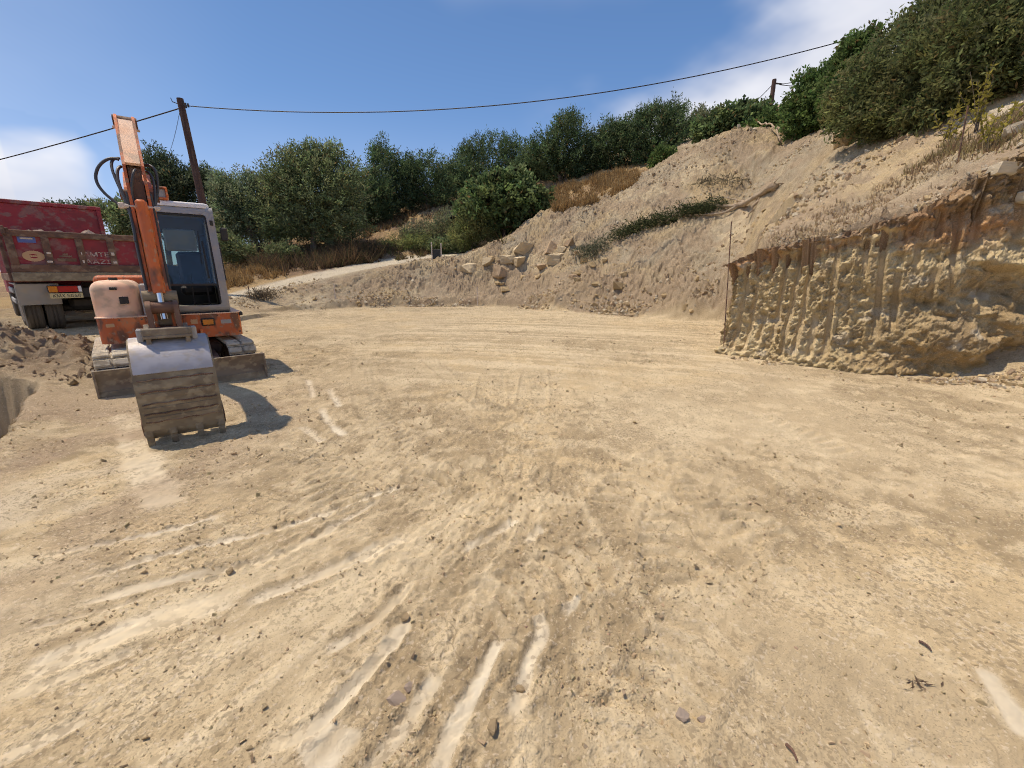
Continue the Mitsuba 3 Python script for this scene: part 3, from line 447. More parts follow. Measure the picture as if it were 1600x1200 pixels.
for s, (px, py, rad, lab) in enumerate([(620, 1090, .030, 'pinkish grey stone lying between two pale scrape marks'), (641, 1071, .022, 'dark brown clod beside the pinkish grey stone'), (360, 895, .022, 'dark clod on the pale streaks left of centre'), (768, 1138, .026, 'brown clod in the loose earth beside the longest scrape mark'), (812, 1073, .016, 'small dark clod in the forked scrape mark'), (1065, 1120, .022, 'grey stone on the bare ground near the bottom of the view'), (1098, 1122, .016, 'small clod just right of the grey stone'), (632, 962, .02, 'clod at the head of a pale scrape mark'), (118, 615, .06, 'flat brown stone on the ground beside the trench')]):
    p = G(px, py); p[2] = ground_z(p[0], p[1])[0] + rad * .3
    boulder(90 + s, p, rad * 1.15, rad, rad * .7, s * .7, np.array([.30, .24, .19]) if 'grey' in lab else DARK, lab, name='stone' if 'stone' in lab else 'clod')

# ------------------------------------------------------------------ vegetation
def leaves(pos, axis, ln, wd, r, cols, bend=.0):
    n = len(pos); ax = axis / (np.linalg.norm(axis, axis=1, keepdims=True) + 1e-9); s = np.cross(ax, r.normal(size=(n, 3))); s /= np.linalg.norm(s, axis=1, keepdims=True) + 1e-9
    a, b, l2 = pos, pos + ax * ln[:, None], ax * (ln * .45)[:, None]
    v = np.stack([a, pos + l2 + s * (wd * .5)[:, None], b, pos + l2 - s * (wd * .5)[:, None]], 1).reshape(-1, 3)
    o = np.arange(n)[:, None] * 4; f = np.vstack([o + [0, 1, 2], o + [0, 2, 3]])
    return (v, f), np.repeat(cols, 4, 0)
KIND = {  # leaf colour, spread of colour, leaf length / width, twig length, up bias
    'olive': ((.225, .275, .160), .2, .14, .055, .6, .75), 'dust': ((.205, .25, .125), .24, .14, .055, .55, .6), 'bush': ((.165, .185, .08), .28, .14, .055, .5, .45), 'dark': ((.115, .165, .08), .27, .16, .055, .65, 1.0), 'pine': ((.10, .13, .075), .25, .16, .05, .5, .6), 'fig': ((.145, .20, .085), .42, .16, .13, .35, .2), 'green': ((.125, .19, .065), .27, .14, .09, .4, .4), 'weed': ((.24, .27, .11), .25, .13, .035, .5, 1.2), 'grey': ((.22, .24, .14), .2, .1, .05, .35, .5), 'yellow': ((.40, .36, .09), .25, .10, .06, .3, .6)}
def crown(lobes, D0, kind, count, seed, size=1.0, per=16):
    col, spread, ll, lw, tl, up = KIND[kind]; r = np.random.default_rng(seed); cs, rs = [], []
    for (px, py, rx, ry, *dd) in lobes:
        D = dd[0] if dd else D0; d = ray(px, py); sc = D / d[1] / FPX; cs.append(P(px, py, D + r.uniform(-.25, .25) * rx * sc)); rs.append([rx * sc, .5 * (rx + ry) * sc, ry * sc])
    cs, rs = np.array(cs), np.array(rs); vol = rs.prod(1) ** (2 / 3); nt = count // per
    w = r.choice(len(cs), nt, p=vol / vol.sum()); u = r.normal(size=(nt, 3)); u /= np.linalg.norm(u, axis=1, keepdims=True); rad = r.random(nt) ** .38
    lump = 1 + .6 * (fbm(u * 2.3 + w[:, None] * 3.1 + seed, 3, 5) - .5) * 2
    tp = cs[w] + u * rs[w] * (rad * lump)[:, None]
    mid = cs.mean(0); out = (tp - mid) / (np.linalg.norm(tp - mid, axis=1, keepdims=True) + 1e-9)
    td = out * .8 + [0, 0, up] + r.normal(size=(nt, 3)) * .45; td /= np.linalg.norm(td, axis=1, keepdims=True)
    k = np.repeat(np.arange(nt), per); n = len(k); s = r.random(n)
    pos = tp[k] + td[k] * ((s - .35) * tl * size)[:, None] + r.normal(size=(n, 3)) * .10 * size
    axis = td[k] * .8 + r.normal(size=(n, 3)) * .6
    tone = (1 + spread * r.normal(size=nt))[k] * r.uniform(.75, 1.25, n); hue = r.normal(0, .06, (nt, 3))[k]
    c = np.clip(np.array(col)[None] * tone[:, None] * (1 + hue), .008, .6); dead = r.random(n) < .02; c[dead] = [.22, .15, .07]
    return leaves(pos, axis, ll * 1.45 * size * r.uniform(.6, 1.3, n), lw * 1.35 * size * r.uniform(.6, 1.3, n), r, c), cs, rs
def tree(name, kind, base, lobes, count, seed, label, cat='tree', group=None, size=1.0, trunk=.12, stems=2, spread=0.0):
    D = base[2]; (m, c), cs, rs = crown(lobes, D, kind, int(count * (1.9 if D > 27 else 1.5)), seed, size); t = thing(name, label, cat, group); r = np.random.default_rng(seed + 1)
    obj(t + '__crown', m, 'm_leaf', False, color=c)
    if trunk:
        b = P(*base); b[2] = ground_z(b[0], b[1])[0] - .1; parts = []
        for s in range(stems):
            b0 = b + [r.normal() * .15, r.normal() * .15, 0]; fork = b0 + (cs.mean(0) - b0) * [.35, .35, .45] + r.normal(size=3) * .15
            parts.append(tube(spline([b0, (b0 + fork) / 2 + r.normal(size=3) * .08, fork], 8), np.linspace(trunk, trunk * .7, 8), 8))
            for q in np.argsort(r.random(len(cs)))[:max(3, len(cs) // stems + 1)]:
                e = cs[q] + r.normal(size=3) * rs[q] * .3; mid = (fork + e) / 2 + r.normal(size=3) * .2
                parts.append(tube(spline([fork, mid, e], 8), np.linspace(trunk * .55, .02, 8), 6))
        obj(t + '__trunk', cat_(parts), 'm_bark', 40)
    return t
OG = None
tree('olive_tree', 'olive', (408, 398, 30), [(375, 312, 36, 35), (400, 345, 48, 33), (362, 350, 28, 35), (430, 318, 30, 40), (395, 285, 22, 15), (350, 300, 22, 25)], 15000, 1, 'pale grey-green olive tree with bare forked trunk right of the pole', stems=3)
tree('olive_tree', 'dust', (490, 388, 29.5), [(440, 290, 34, 34), (458, 268, 30, 38), (500, 268, 48, 40), (540, 302, 30, 45), (470, 330, 56, 46), (495, 352, 60, 32), (495, 300, 44, 34), (530, 345, 42, 36), (432, 352, 28, 28), (486, 240, 15, 14), (515, 245, 22, 18)], 30000, 2, 'large dusty brown-green olive tree beside the dry verge of the road', stems=3, trunk=.15)
tree('dark_tree', 'dark', (612, 342, 39), [(600, 262, 24, 32), (590, 243, 14, 16), (625, 285, 33, 40), (600, 312, 28, 30), (582, 300, 14, 30)], 11000, 3, 'dark green tree with a small pointed top right of the dusty olive')
tree('dark_tree', 'dark', (672, 342, 39), [(670, 275, 34, 32), (692, 300, 24, 30), (655, 312, 30, 25), (640, 268, 18, 20)], 9000, 4, 'dark round-topped tree between the pointed tree and the fig bush')
tree('dark_tree', 'dark', (765, 300, 45), [(765, 240, 46, 28), (735, 252, 26, 28), (800, 247, 26, 30), (765, 275, 58, 25)], 12000, 5, 'broad dark tree rising behind the fig bush')
tree('fig_bush', 'fig', (790, 378, 29), [(790, 312, 60, 40), (750, 322, 38, 33), (830, 325, 28, 36), (795, 287, 38, 20), (785, 350, 50, 25)], 13000, 6, 'leafy green fig bush with big shiny leaves above the road end', 'bush')
tree('dark_tree', 'dark', (880, 287, 39), [(885, 225, 34, 46), (855, 242, 30, 36), (908, 248, 24, 36), (885, 198, 20, 20), (834, 238, 12, 20), (880, 262, 45, 22)], 13000, 7, 'tall dark tree with a domed top above the golden grass slope', stems=3)
tree('dark_tree', 'dark', (953, 277, 39), [(950, 228, 28, 38), (932, 248, 22, 32), (965, 208, 18, 18)], 8000, 8, 'narrow dark tree between the domed tree and the twin-topped tree')
tree('dark_tree', 'dark', (1020, 272, 38), [(1018, 208, 44, 40), (1050, 212, 28, 46), (1000, 238, 38, 33), (985, 215, 26, 30), (1045, 180, 22, 18), (1010, 180, 18, 14)], 16000, 9, 'broad twin-topped dark tree behind the crest of the spoil heap', stems=3)
tree('grey_tree', 'grey', (1098, 216, 46), [(1098, 192, 26, 18), (1085, 205, 22, 14)], 5000, 10, 'pale grey tree far behind the heap beside the dark trees', size=1.5)
tree('fig_bush', 'fig', (1140, 228, 28.5), [(1140, 202, 42, 26), (1108, 208, 24, 17), (1168, 187, 38, 22)], 9000, 11, 'green leafy bush on the crest left of the far pole', 'bush')
tree('fig_bush', 'green', (1215, 215, 26), [(1212, 197, 33, 24), (1195, 212, 33, 20), (1242, 205, 20, 22)], 7500, 12, 'green leafy bush in front of the far pole', 'bush')
tree('green_shrub', 'green', (1272, 205, 21), [(1262, 168, 32, 40), (1290, 145, 30, 38), (1308, 112, 20, 26), (1280, 187, 42, 24), (1252, 195, 22, 18)], 14000, 13, 'bright green shrub climbing the left side of the big bush', 'shrub', size=.8)
tree('green_shrub', 'green', (1345, 190, 18), [(1335, 92, 26, 30), (1352, 75, 20, 22), (1330, 140, 35, 42)], 9000, 14, 'bright green shrub top showing above the left shoulder of the big bush', 'shrub', size=.8)
tree('big_bush', 'bush', (1440, 226, 13.5), [(1352, 155, 50, 50), (1420, 112, 72, 76), (1500, 82, 84, 80, 12), (1570, 62, 84, 90, 11), (1455, 35, 42, 34), (1400, 182, 70, 32, 13), (1475, 172, 58, 34, 11.5), (1610, 10, 70, 80, 11), (1670, 80, 80, 70, 10.5), (1550, 118, 60, 40, 10.4), (1612, 92, 46, 34, 10.0)], 62000, 15, 'huge dark olive-green bush overhanging the slope at upper right', 'bush', size=.7, trunk=.10, stems=4)
tree('pine_tree', 'pine', (258, 400, 31), [(250, 262, 28, 26), (265, 285, 34, 22), (240, 300, 22, 20), (275, 300, 22, 18), (262, 330, 30, 25)], 9000, 16, 'dark windblown tree left of the utility pole')
tree('pine_tree', 'pine', (318, 400, 32), [(300, 282, 18, 18), (318, 278, 22, 16), (330, 298, 16, 14), (322, 330, 32, 35), (300, 350, 30, 30)], 8000, 17, 'dark flat-topped tree right behind the utility pole')
tree('green_shrub', 'dust', (205, 380, 24), [(200, 352, 20, 32), (180, 338, 18, 18), (160, 330, 14, 10), (222, 350, 18, 28)], 6000, 18, 'shrub showing between the red truck and the excavator arm', 'shrub', stems=2, trunk=.08)
tree('green_shrub', 'pine', (90, 400, 32), [(90, 330, 16, 9), (130, 330, 22, 9), (70, 336, 20, 8)], 4000, 19, 'bushy treetop just visible above the red truck body', 'shrub', trunk=.08)
for s, (px, py, rx, ry, D, lab) in enumerate([(575, 310, 30, 45, 36, 'dark tree crown squeezed between the dusty olive and the pointed tree'), (715, 285, 28, 34, 43, 'dark tree crown between the round-topped tree and the broad dark tree'), (830, 270, 26, 40, 42, 'dark tree crown between the fig bush and the domed tree'), (370, 335, 34, 40, 40, 'shadowy tree crown behind the pale olive tree'), (560, 330, 34, 45, 44, 'shadowy tree crown in the gap right of the large dusty olive'), (640, 320, 40, 34, 46, 'shadowy tree crown low behind the pointed tree'), (715, 315, 34, 34, 48, 'shadowy tree crown filling the gap left of the fig bush'), (440, 345, 40, 40, 42, 'shadowy tree crown low behind the two olive trees')]):
    tree('background_tree', 'dark', (px, py + ry, D), [(px, py, rx, ry), (px - rx * .6, py + 8, rx * .6, ry * .7), (px + rx * .6, py + 6, rx * .6, ry * .75)], 4500, 50 + s, lab, size=1.35, stems=1)
low = [('weed', (655, 388, 31), [(620, 392, 28, 14), (650, 385, 26, 16), (595, 395, 16, 12)], 'clump of pale green weeds by the road'), ('grey', (680, 380, 32), [(665, 365, 32, 20), (700, 352, 30, 22), (640, 372, 20, 16)], 'grey-green scrub between the weeds and the fig bush'), ('weed', (742, 385, 28.5), [(742, 352, 24, 30), (725, 365, 20, 22), (760, 370, 16, 18)], 'feathery yellow-green bush at the foot of the fig bush'), ('dust', (720, 388, 30), [(715, 383, 22, 10), (750, 384, 26, 10), (690, 386, 20, 9)], 'brownish low scrub along the far end of the road'), ('green', (1040, 262, 34), [(1036, 250, 14, 14)], 'small bright green shrub under the twin-topped tree'), ('dust', (360, 405, 27), [(352, 385, 20, 22), (375, 395, 24, 14), (440, 395, 28, 12)], 'low brown scrub beneath the pale olive tree')]
for s, (kd, base, lb, lab) in enumerate(low): tree('low_shrub', kd, base, lb, 5500, 30 + s, lab, 'shrub', trunk=.04, stems=2)
for s, (px, py, D, hh, lab) in enumerate([(1478, 240, 9.4, 1.0, 'pale-leaved sapling in front of the dark hollow under the big bush'), (1520, 225, 9.0, 1.3, 'tall yellow-green leafy plant on the slope edge'), (1545, 235, 8.6, .9, 'bushy yellow-leaved plant right of the tall one')]):
    b = on_bank(px, py); t = thing('leafy_plant', lab, 'plant'); b[2] = ground_z(b[0], b[1])[0] - .03; rr = np.random.default_rng(70 + s); st, pos, ax = [], [], []
    for k in range(7):
        tip = b + [rr.normal() * .22, rr.normal() * .22, hh * rr.uniform(.6, 1)]; pl = spline([b + rr.normal(size=3) * .03, (b + tip) / 2 + rr.normal(size=3) * .04, tip], 10); st.append(tube(pl, np.linspace(.009, .003, 10), 5))
        for q in rr.uniform(.25, 1, 26): pos.append(pl[int(q * 9)]); ax.append(rr.normal(size=3) * .8 + [0, 0, .5])
    n = len(pos); m, c = leaves(np.array(pos), np.array(ax), rr.uniform(.06, .12, n), rr.uniform(.03, .06, n), rr, np.clip(np.array(KIND['yellow'][0]) * rr.uniform(.6, 1.2, (n, 1)), 0, 1))
    obj(t + '__stem', cat_(st), 'm_bark', 40); obj(t + '__foliage', m, 'm_leaf', False, color=c)

def grass(name, pts, h, label, col, r, per=7, cat='grass', lean=.35):
    n = len(pts); k = np.repeat(np.arange(n), per); m = len(k); b = pts[k] + r.normal(size=(m, 3)) * [.05, .05, 0]; hh = (h * r.uniform(.35, 1.35, n) * (.5 + fbm(pts * [.7, .7, 0], 3, 96)))[k] * r.uniform(.5, 1.2, m)
    tip = b + np.stack([r.normal(0, lean, m), r.normal(0, lean, m), np.ones(m)], 1) * hh[:, None]; s = r.normal(size=(m, 3)) * [1, 1, 0]; s /= np.linalg.norm(s, axis=1, keepdims=True); w = (.004 + .0010 * b[:, 1])[:, None]
    v = np.stack([b - s * w, b + s * w, tip], 1).reshape(-1, 3); c = np.repeat(np.array(col)[r.integers(0, len(col), m)] * r.uniform(.7, 1.2, (m, 1)), 3, 0)
    obj(name, (v, np.arange(3 * m).reshape(-1, 3)), 'm_straw', False, label, cat, kind='stuff', color=c)
r = np.random.default_rng(5)
GOLD = [(.40, .27, .12), (.46, .33, .16), (.33, .21, .10)]; DRYB = [(.17, .115, .075), (.22, .15, .09), (.13, .095, .06), (.15, .14, .07)]
def region(px_poly, D0, D1, n, r):
    pl = Polygon(px_poly); x0, y0, x1, y1 = pl.bounds; q = np.stack([r.uniform(x0, x1, 12 * n), r.uniform(y0, y1, 12 * n)], 1)
    return on_banks(q[shapely.contains_xy(pl, q[:, 0], q[:, 1])][:n], D0, D1, 160)
def sown(poly, D0, D1, n, gaps=.5):
    p = region(poly, D0, D1, int(n * 1.7), r); p = p[r.random(len(p)) < sst(gaps - .14, gaps + .1, fbm(p * [.9, .9, 0], 4, 95)) + .06]; p[:, 2] = ground_z(p[:, 0], p[:, 1]) - .02; return p
p = sown([(352, 412), (440, 410), (450, 432), (370, 452), (352, 456)], 20, 36, 900); grass('dry_grass', p, np.full(len(p), .38), 'golden dry grass on the verge below the olive trees', GOLD, r)
p = sown([(850, 300), (930, 278), (1005, 272), (985, 298), (935, 318), (865, 338)], 26, 42, 1300); grass('dry_grass', p, np.full(len(p), .42), 'golden dry grass slope behind the spoil heap', GOLD, r)
p = sown([(385, 405), (480, 398), (590, 392), (600, 410), (540, 416), (450, 432), (400, 430)], 20, 36, 1900); grass('dry_scrub', p, np.full(len(p), .75), 'brown dry scrub between the olive trees and the road', DRYB, r, cat='scrub', lean=.5)
p = sown([(590, 392), (640, 380), (760, 372), (790, 383), (720, 392), (620, 408)], 24, 36, 1000); grass('roadside_weeds', p, np.full(len(p), .45), 'mixed green and brown weeds along the upper side of the road', DRYB + [(.16, .16, .06)], r, cat='weeds', lean=.5)
p = sown([(1180, 395), (1230, 350), (1320, 325), (1400, 290), (1440, 262), (1520, 262), (1460, 318), (1337, 358)], 6, 14, 420); grass('dry_stubble', p, np.full(len(p), .09), 'thin dry stubble along the shelf above the cut face', [(.42, .31, .19), (.50, .40, .24), (.32, .23, .15)], r)
p = sown([(1410, 290), (1460, 262), (1545, 250), (1600, 235), (1600, 180), (1520, 235), (1470, 240)], 6, 14, 300); grass('dry_stubble', p, np.full(len(p), .17), 'pale dry grass around the yellow-leaved plants', [(.40, .33, .18), (.32, .27, .13), (.30, .20, .12)], r)
p = sown([(560, 380), (640, 350), (700, 340), (720, 320), (600, 330)], 28, 45, 500); grass('dry_scrub', p, np.full(len(p), .4), 'dry undergrowth on the reddish slope below the dark trees', DRYB + [(.3, .2, .1)], r, cat='scrub', lean=.5)

# felled tree on the heap: bleached trunk with root end, dark green foliage
t = thing('felled_tree', 'bleached trunk of a felled tree lying on the spoil heap with green boughs', 'felled tree')
def bank_pts(px, lift): 
    q = on_banks(px); q[:, 2] = np.maximum(q[:, 2], ground_z(q[:, 0], q[:, 1])) + lift; return q
tr = bank_pts([(1208, 306), (1190, 315), (1160, 325), (1130, 328), (1100, 330), (1070, 345), (1040, 360)], .16)
def limb(pts, r0, r1, n, sd):
    g_ = np.random.default_rng(sd); q = spline(pts, n); q[1:-1] += g_.normal(size=(n - 2, 3)) * r1 * .6; rad_ = np.linspace(r0, r1, n) * (1 + .45 * (noise(np.stack([np.arange(n) * .55, np.full(n, sd), np.zeros(n)], -1), sd) - .5)); return tube(q, rad_, 9)
roots = []; g_ = np.random.default_rng(9)
for s in range(11):
    b_ = tr[0] + g_.normal(size=3) * .06; e_ = b_ + [g_.uniform(-.1, .7), g_.normal() * .35, g_.uniform(-.45, .5)]; roots.append(limb([b_, (b_ + e_) / 2 + g_.normal(size=3) * .10, e_], g_.uniform(.04, .075), .010, 9, 20 + s))
obj(t + '__trunk', cat_([limb(tr, .13, .03, 34, 1), limb(bank_pts([(1150, 328), (1120, 340), (1080, 345), (1030, 362)], .15), .06, .012, 20, 2), limb(bank_pts([(1185, 318), (1172, 335), (1166, 345)], .12), .05, .03, 10, 3), limb(bank_pts([(1165, 325), (1140, 318), (1105, 322)], .2), .04, .01, 12, 4)]), 'm_bleached', 40)
obj(t + '__root_ball', cat_(roots), 'm_bleached', 40)
fp = bank_pts([(a, b) for a, b in zip(np.linspace(965, 1125, 60), np.interp(np.linspace(965, 1125, 60), [965, 1000, 1050, 1090, 1125], [378, 362, 352, 340, 326]))], .1); rr = np.random.default_rng(3)
k = rr.integers(0, 60, 5200); pos = fp[k] + rr.normal(size=(5200, 3)) * [.28, .28, .14] + [0, 0, .08]
m, c = leaves(pos, rr.normal(size=(5200, 3)) * .6 + [-.8, 0, .15], rr.uniform(.10, .24, 5200), rr.uniform(.02, .05, 5200), rr, np.clip(np.array([.07, .085, .04]) * rr.uniform(.5, 1.5, (5200, 1)), .01, 1)); obj(t + '__foliage', m, 'm_leaf', False, color=c)
for (pxs, lab, nn, sp, cl) in [([(905, 395), (930, 400), (945, 385), (915, 415)], 'trailing grey-green weeds uprooted beside the boulders', 1100, .3, (.14, .15, .10)), ([(1095, 305), (1120, 300), (1150, 296)], 'thin dry twigs and weeds caught on the heap above the trunk', 500, .35, (.17, .15, .10)), ([(725, 395), (745, 388), (765, 393)], 'heap of dark cut brushwood where the road passes the spoil', 1100, .3, (.10, .085, .06)), ([(405, 468), (418, 462), (395, 470)], 'tangle of dry roots and earth at the end of the low bank', 700, .25, (.2, .16, .11))]:
    q = bank_pts(pxs, .08); q = np.vstack([q[:1] + (q[1:2] - q[:1]) * np.linspace(0, 1, 9)[:, None]] + [q_[None] + (q[1:2] - q_[None]) * np.linspace(0, 1, 9)[:, None] for q_ in q[2:]]); k = rr.integers(0, len(q), nn); m, c = leaves(q[k] + rr.normal(size=(nn, 3)) * [sp, sp, .1], rr.normal(size=(nn, 3)) + [0, 0, .3], rr.uniform(.12, .3, nn), rr.uniform(.02, .05, nn), rr, np.clip(np.array(cl) * rr.uniform(.5, 1.4, (nn, 1)), .01, 1))
    obj('brush_heap', m, 'm_leaf', False, lab, 'brushwood', kind='stuff', color=c)
q = bank_pts([(1180, 204), (1188, 218), (1200, 228), (1218, 232)], .25); q[0, 2] += .25; obj('bare_branch', limb(q, .025, .05, 14, 6), 'm_bleached', 40, 'bare bleached branch sticking up from the crest of the heap', 'branch')
# stakes
def stake(p0, p1, rad, lab, mat='m_rust'): obj('metal_stake', cyl(p0, p1, rad, 8), mat, 40, lab, 'stake')
c0 = P(1131, 545, WL[0, 1] - .05); stake(c0 * [1, 1, 0] + [0, 0, .0], P(1143, 346, WL[0, 1] + .05), .011, 'tall rusty stake standing at the corner of the cut face')
b = on_bank(1275, 335); stake(b - [0, 0, .2], b + [.03, 0, .42], .010, 'short thin stake on the shelf above the cut'); b = on_bank(1495, 262); b[2] = ground_z(b[0], b[1])[0]; stake(b - [0, 0, .1], P(1513, 165, b[1]), .012, 'leaning bent rod on the slope below the grey boulder')
b = on_bank(525, 475); b[2] = ground_z(b[0], b[1])[0]; stake(b - [0, 0, .1], b + [0, 0, .75], .02, 'thin pale peg at the foot of the low bank', 'm_cream'); b = on_bank(391, 468); stake(b - [0, 0, .1], b + [0, 0, .6], .02, 'thin reddish peg at the edge of the dirt road', 'm_rust'); b = on_bank(746, 478); b[2] = ground_z(b[0], b[1])[0]; stake(b - [0, 0, .1], b + [0, 0, .95], .02, 'thin grey peg at the foot of the brown bank', 'm_cream')
# small board on two posts by the road
b = P(683, 411, 26.0); b[2] = ground_z(b[0], b[1])[0]; t = thing('board_sign', 'small dark board between two pale posts beside the dirt road', 'board'); M = T().translate(b.tolist())
obj(t + '__board', box(-.24, .24, -.03, 0, .02, .58), 'm_dark', M=M, label='blank dark board'); obj(t + '__post', box(-.31, -.25, -.06, .0, -.1, .98), 'm_cream', M=M); obj(t + '__post', box(.25, .31, -.06, .0, -.1, .92), 'm_cream', M=M)
# dead leaf litter and twig on the near ground
for (px, py, s, lab, nm) in [(1435, 1072, .045, 'withered dark plant scrap lying on the bare ground', 'dead_plant'), ]:
    p = G(px, py); p[2] = ground_z(p[0], p[1])[0] + .012; n = 16; m, c = leaves(p + rr.normal(size=(n, 3)) * [.03, .015, .005], rr.normal(size=(n, 3)) * [1, .5, .07], rr.uniform(.025, .06, n), rr.uniform(.006, .013, n), rr, np.full((n, 3), 1) * np.array([.17, .125, .09])); obj(nm, m, 'm_leaf', False, lab, 'dead plant', color=c)
for (a, b_, lab) in [((1228, 1165), (1245, 1190), 'short dark twig on the bare ground near the bottom edge'), ((1436, 1003), (1455, 1018), 'thin dark twig above the withered plant scrap')]:
    p, q = G(*a), G(*b_); p[2], q[2] = ground_z(p[0], p[1])[0] + .008, ground_z(q[0], q[1])[0] + .008; obj('twig', tube(spline([p, (p + q) / 2 + [.004, 0, .006], q], 6), [.006, .006, .005, .005, .004, .003], 6), 'm_rust', 40, lab, 'twig')

# ------------------------------------------------------------------ poles and cables
ptop = P(281, 154, 20.0); pfoot = P(326, 360, 20.0); dz = (ptop - pfoot) / (ptop - pfoot)[2]; pb = pfoot - dz * (pfoot[2] - .0)
t = thing('utility_pole', 'dark brown wooden utility pole leaning slightly behind the excavator cab', 'utility pole')
obj(t + '__post', tube([pb, ptop], [.18, .125], 16), 'm_pole', 40)
br = ptop - dz * .25
obj(t + '__bracket', cat_([cyl(br + [-.02, 0, .02], br + [-.28, -.1, .10], .018, 8), cyl(br + [-.28, -.1, .10], br + [-.32, -.1, .24], .014, 8), cyl(br + [0, 0, 0], br + [.34, -.08, -.05], .02, 8), cyl(br + [.12, -.05, .0], br + [.12, -.05, .16], .016, 8)]), 'm_ink', 40)
obj(t + '__insulator', cat_([cyl(br + [.24, -.08, -.12], br + [.24, -.08, .06], .035, 10), cyl(br + [.34, -.08, -.10], br + [.34, -.08, .04], .035, 10)]), 'm_ink', 40)
def cable(p, q, sag, label, rad, twist=0.0, name='overhead_cable'):
    s = np.linspace(0, 1, 140); v = p[None] * (1 - s[:, None]) + q[None] * s[:, None]; v[:, 2] -= 4 * sag * s * (1 - s)
    parts = [tube(v, rad, 6)]
    if twist:
        L = np.linalg.norm(q - p); n = int(L * 8); s = np.linspace(0, 1, n); v = p[None] * (1 - s[:, None]) + q[None] * s[:, None]; v[:, 2] -= 4 * sag * s * (1 - s); an = s * L * 5.0
        parts = [tube(v + np.stack([0 * s, np.cos(an + o), np.sin(an + o)], 1) * twist, rad, 5) for o in (0, math.pi)]
    obj(name, cat_(parts), 'm_wire', 40, label, 'cable')
e1 = br + [.36, -.08, -.05]
cable(e1, P(1440, 28, 19.5), 1.32, 'dark overhead cable sweeping from the wooden pole to the big bush', .019)
cable(br + [-.05, 0, -.1], P(-330, 318, 30), .35, 'overhead cable running from the wooden pole out of view past the excavator arm', .024)
cable(br + [-.1, -.05, -.3], P(262, 245, 23.5), .12, 'thin slack wire hanging down from the wooden pole', .009)
f = P(1210, 124, 42); g = f.copy(); g[2] = ground_z(f[0], f[1])[0] - .5
t = thing('utility_pole', 'distant bare utility pole on the skyline above the green bushes', 'utility pole'); obj(t + '__post', tube([g, f], [.2, .17], 10), 'm_pole', 40); obj(t + '__bracket', cyl(f + [0, 0, -.3], f + [.7, 0, -.35], .06, 6), 'm_ink', 40)
cable(f + [.7, 0, -.35], P(1300, 100, 41), .3, 'upper thin wire running right from the distant pole', .028, name='distant_wire'); cable(f + [.5, 0, -.4], P(1310, 125, 41), .25, 'lower thin wire running right from the distant pole', .028, name='distant_wire'); cable(f + [0, 0, -.3], P(1110, 210, 60), .5, 'thin wire descending left from the distant pole behind the bushes', .03, name='distant_wire')

# ------------------------------------------------------------------ excavator (x forward, y to its left, z up)
EC = np.array([-5.78, 7.10]); ez = ground_z(*EC)[0]
AH = math.degrees(math.atan2(-.732, .681)); AU = math.degrees(math.atan2(-.781, .626))
MU = T().translate([EC[0], EC[1], .0]).rotate([0, 0, 1], AH); MS = T().translate([EC[0], EC[1], .0]).rotate([0, 0, 1], AU)
X = thing('excavator', 'orange compact crawler excavator with grey cab, its bucket resting on the ground', 'excavator')
# undercarriage
for sy in (1, -1):
    tk = obj(X + '__track', prism_y(LineString([(-.98, .275), (1.0, .275)]).buffer(.215, quad_segs=10).difference(LineString([(-.98, .275), (1.0, .275)]).buffer(.175, quad_segs=10)), sy * .78 - .17, sy * .78 + .17), 'm_dark', M=MU)
    pad = cat_([box(-.064, .064, -.19, .19, 0, .014, .004), box(-.052, .052, -.19, -.012, .012, .052, .014), box(-.052, .052, .012, .19, .012, .052, .014)]); like = mikit.ply(pad, 'm_track', False)
    L = 1.98; per = 2 * L + 2 * math.pi * .215; n = 40
    for k in range(n):
        s = (k + .5) / n * per
        if s < L: x, z, a = -.98 + s, .49, 0
        elif s < L + math.pi * .215: a = (s - L) / .215; x, z = 1.0 + .215 * math.sin(a), .275 + .215 * math.cos(a)
        elif s < 2 * L + math.pi * .215: x, z, a = 1.0 - (s - L - math.pi * .215), .06, math.pi
        else: a = math.pi + (s - 2 * L - math.pi * .215) / .215; x, z = -.98 + .215 * math.sin(a), .275 + .215 * math.cos(a)
        put(tk + '__pad', like, MU @ T().translate([x, sy * .78, z]).rotate([0, 1, 0], math.degrees(a)))
    for x, rr_ in ((-.98, .17), (1.0, .17)):
        obj(tk + '__wheel', cyl([x, sy * .78 - .12, .275], [x, sy * .78 + .12, .275], rr_, 24), 'm_rust', 40, M=MU)
    obj(tk + '__frame', cat_([box(-.8, .82, sy * .78 - .1, sy * .78 + .1, .17, .40)] + [cyl([x, sy * .78 - .11, .15], [x, sy * .78 + .11, .15], .075, 14) for x in (-.6, -.3, 0, .3, .6)]), 'm_rust', 40, M=MU)
obj(X + '__chassis', cat_([box(-.55, .55, -.62, .62, .28, .50, .05), cyl([0, 0, .48], [0, 0, .66], .42, 32)]), 'm_rust', 40, M=MU)
bl = [(1.60, .02), (1.575, .10), (1.565, .20), (1.585, .30), (1.635, .385), (1.66, .38), (1.625, .29), (1.605, .2), (1.615, .10), (1.65, .02)]
bl = Polygon([(1.60, .0), (1.565, .10), (1.555, .20), (1.575, .30), (1.62, .39), (1.65, .385), (1.61, .29), (1.595, .2), (1.605, .10), (1.645, .0)])
bd = obj(X + '__blade', prism_y(bl, -.97, .97), 'm_blade', 30, M=MU)
obj(bd + '__edge', prism_y(Polygon([(1.646, -.005), (1.66, -.005), (1.622, .10), (1.608, .10)]), -.97, .97), 'm_mud', M=MU)
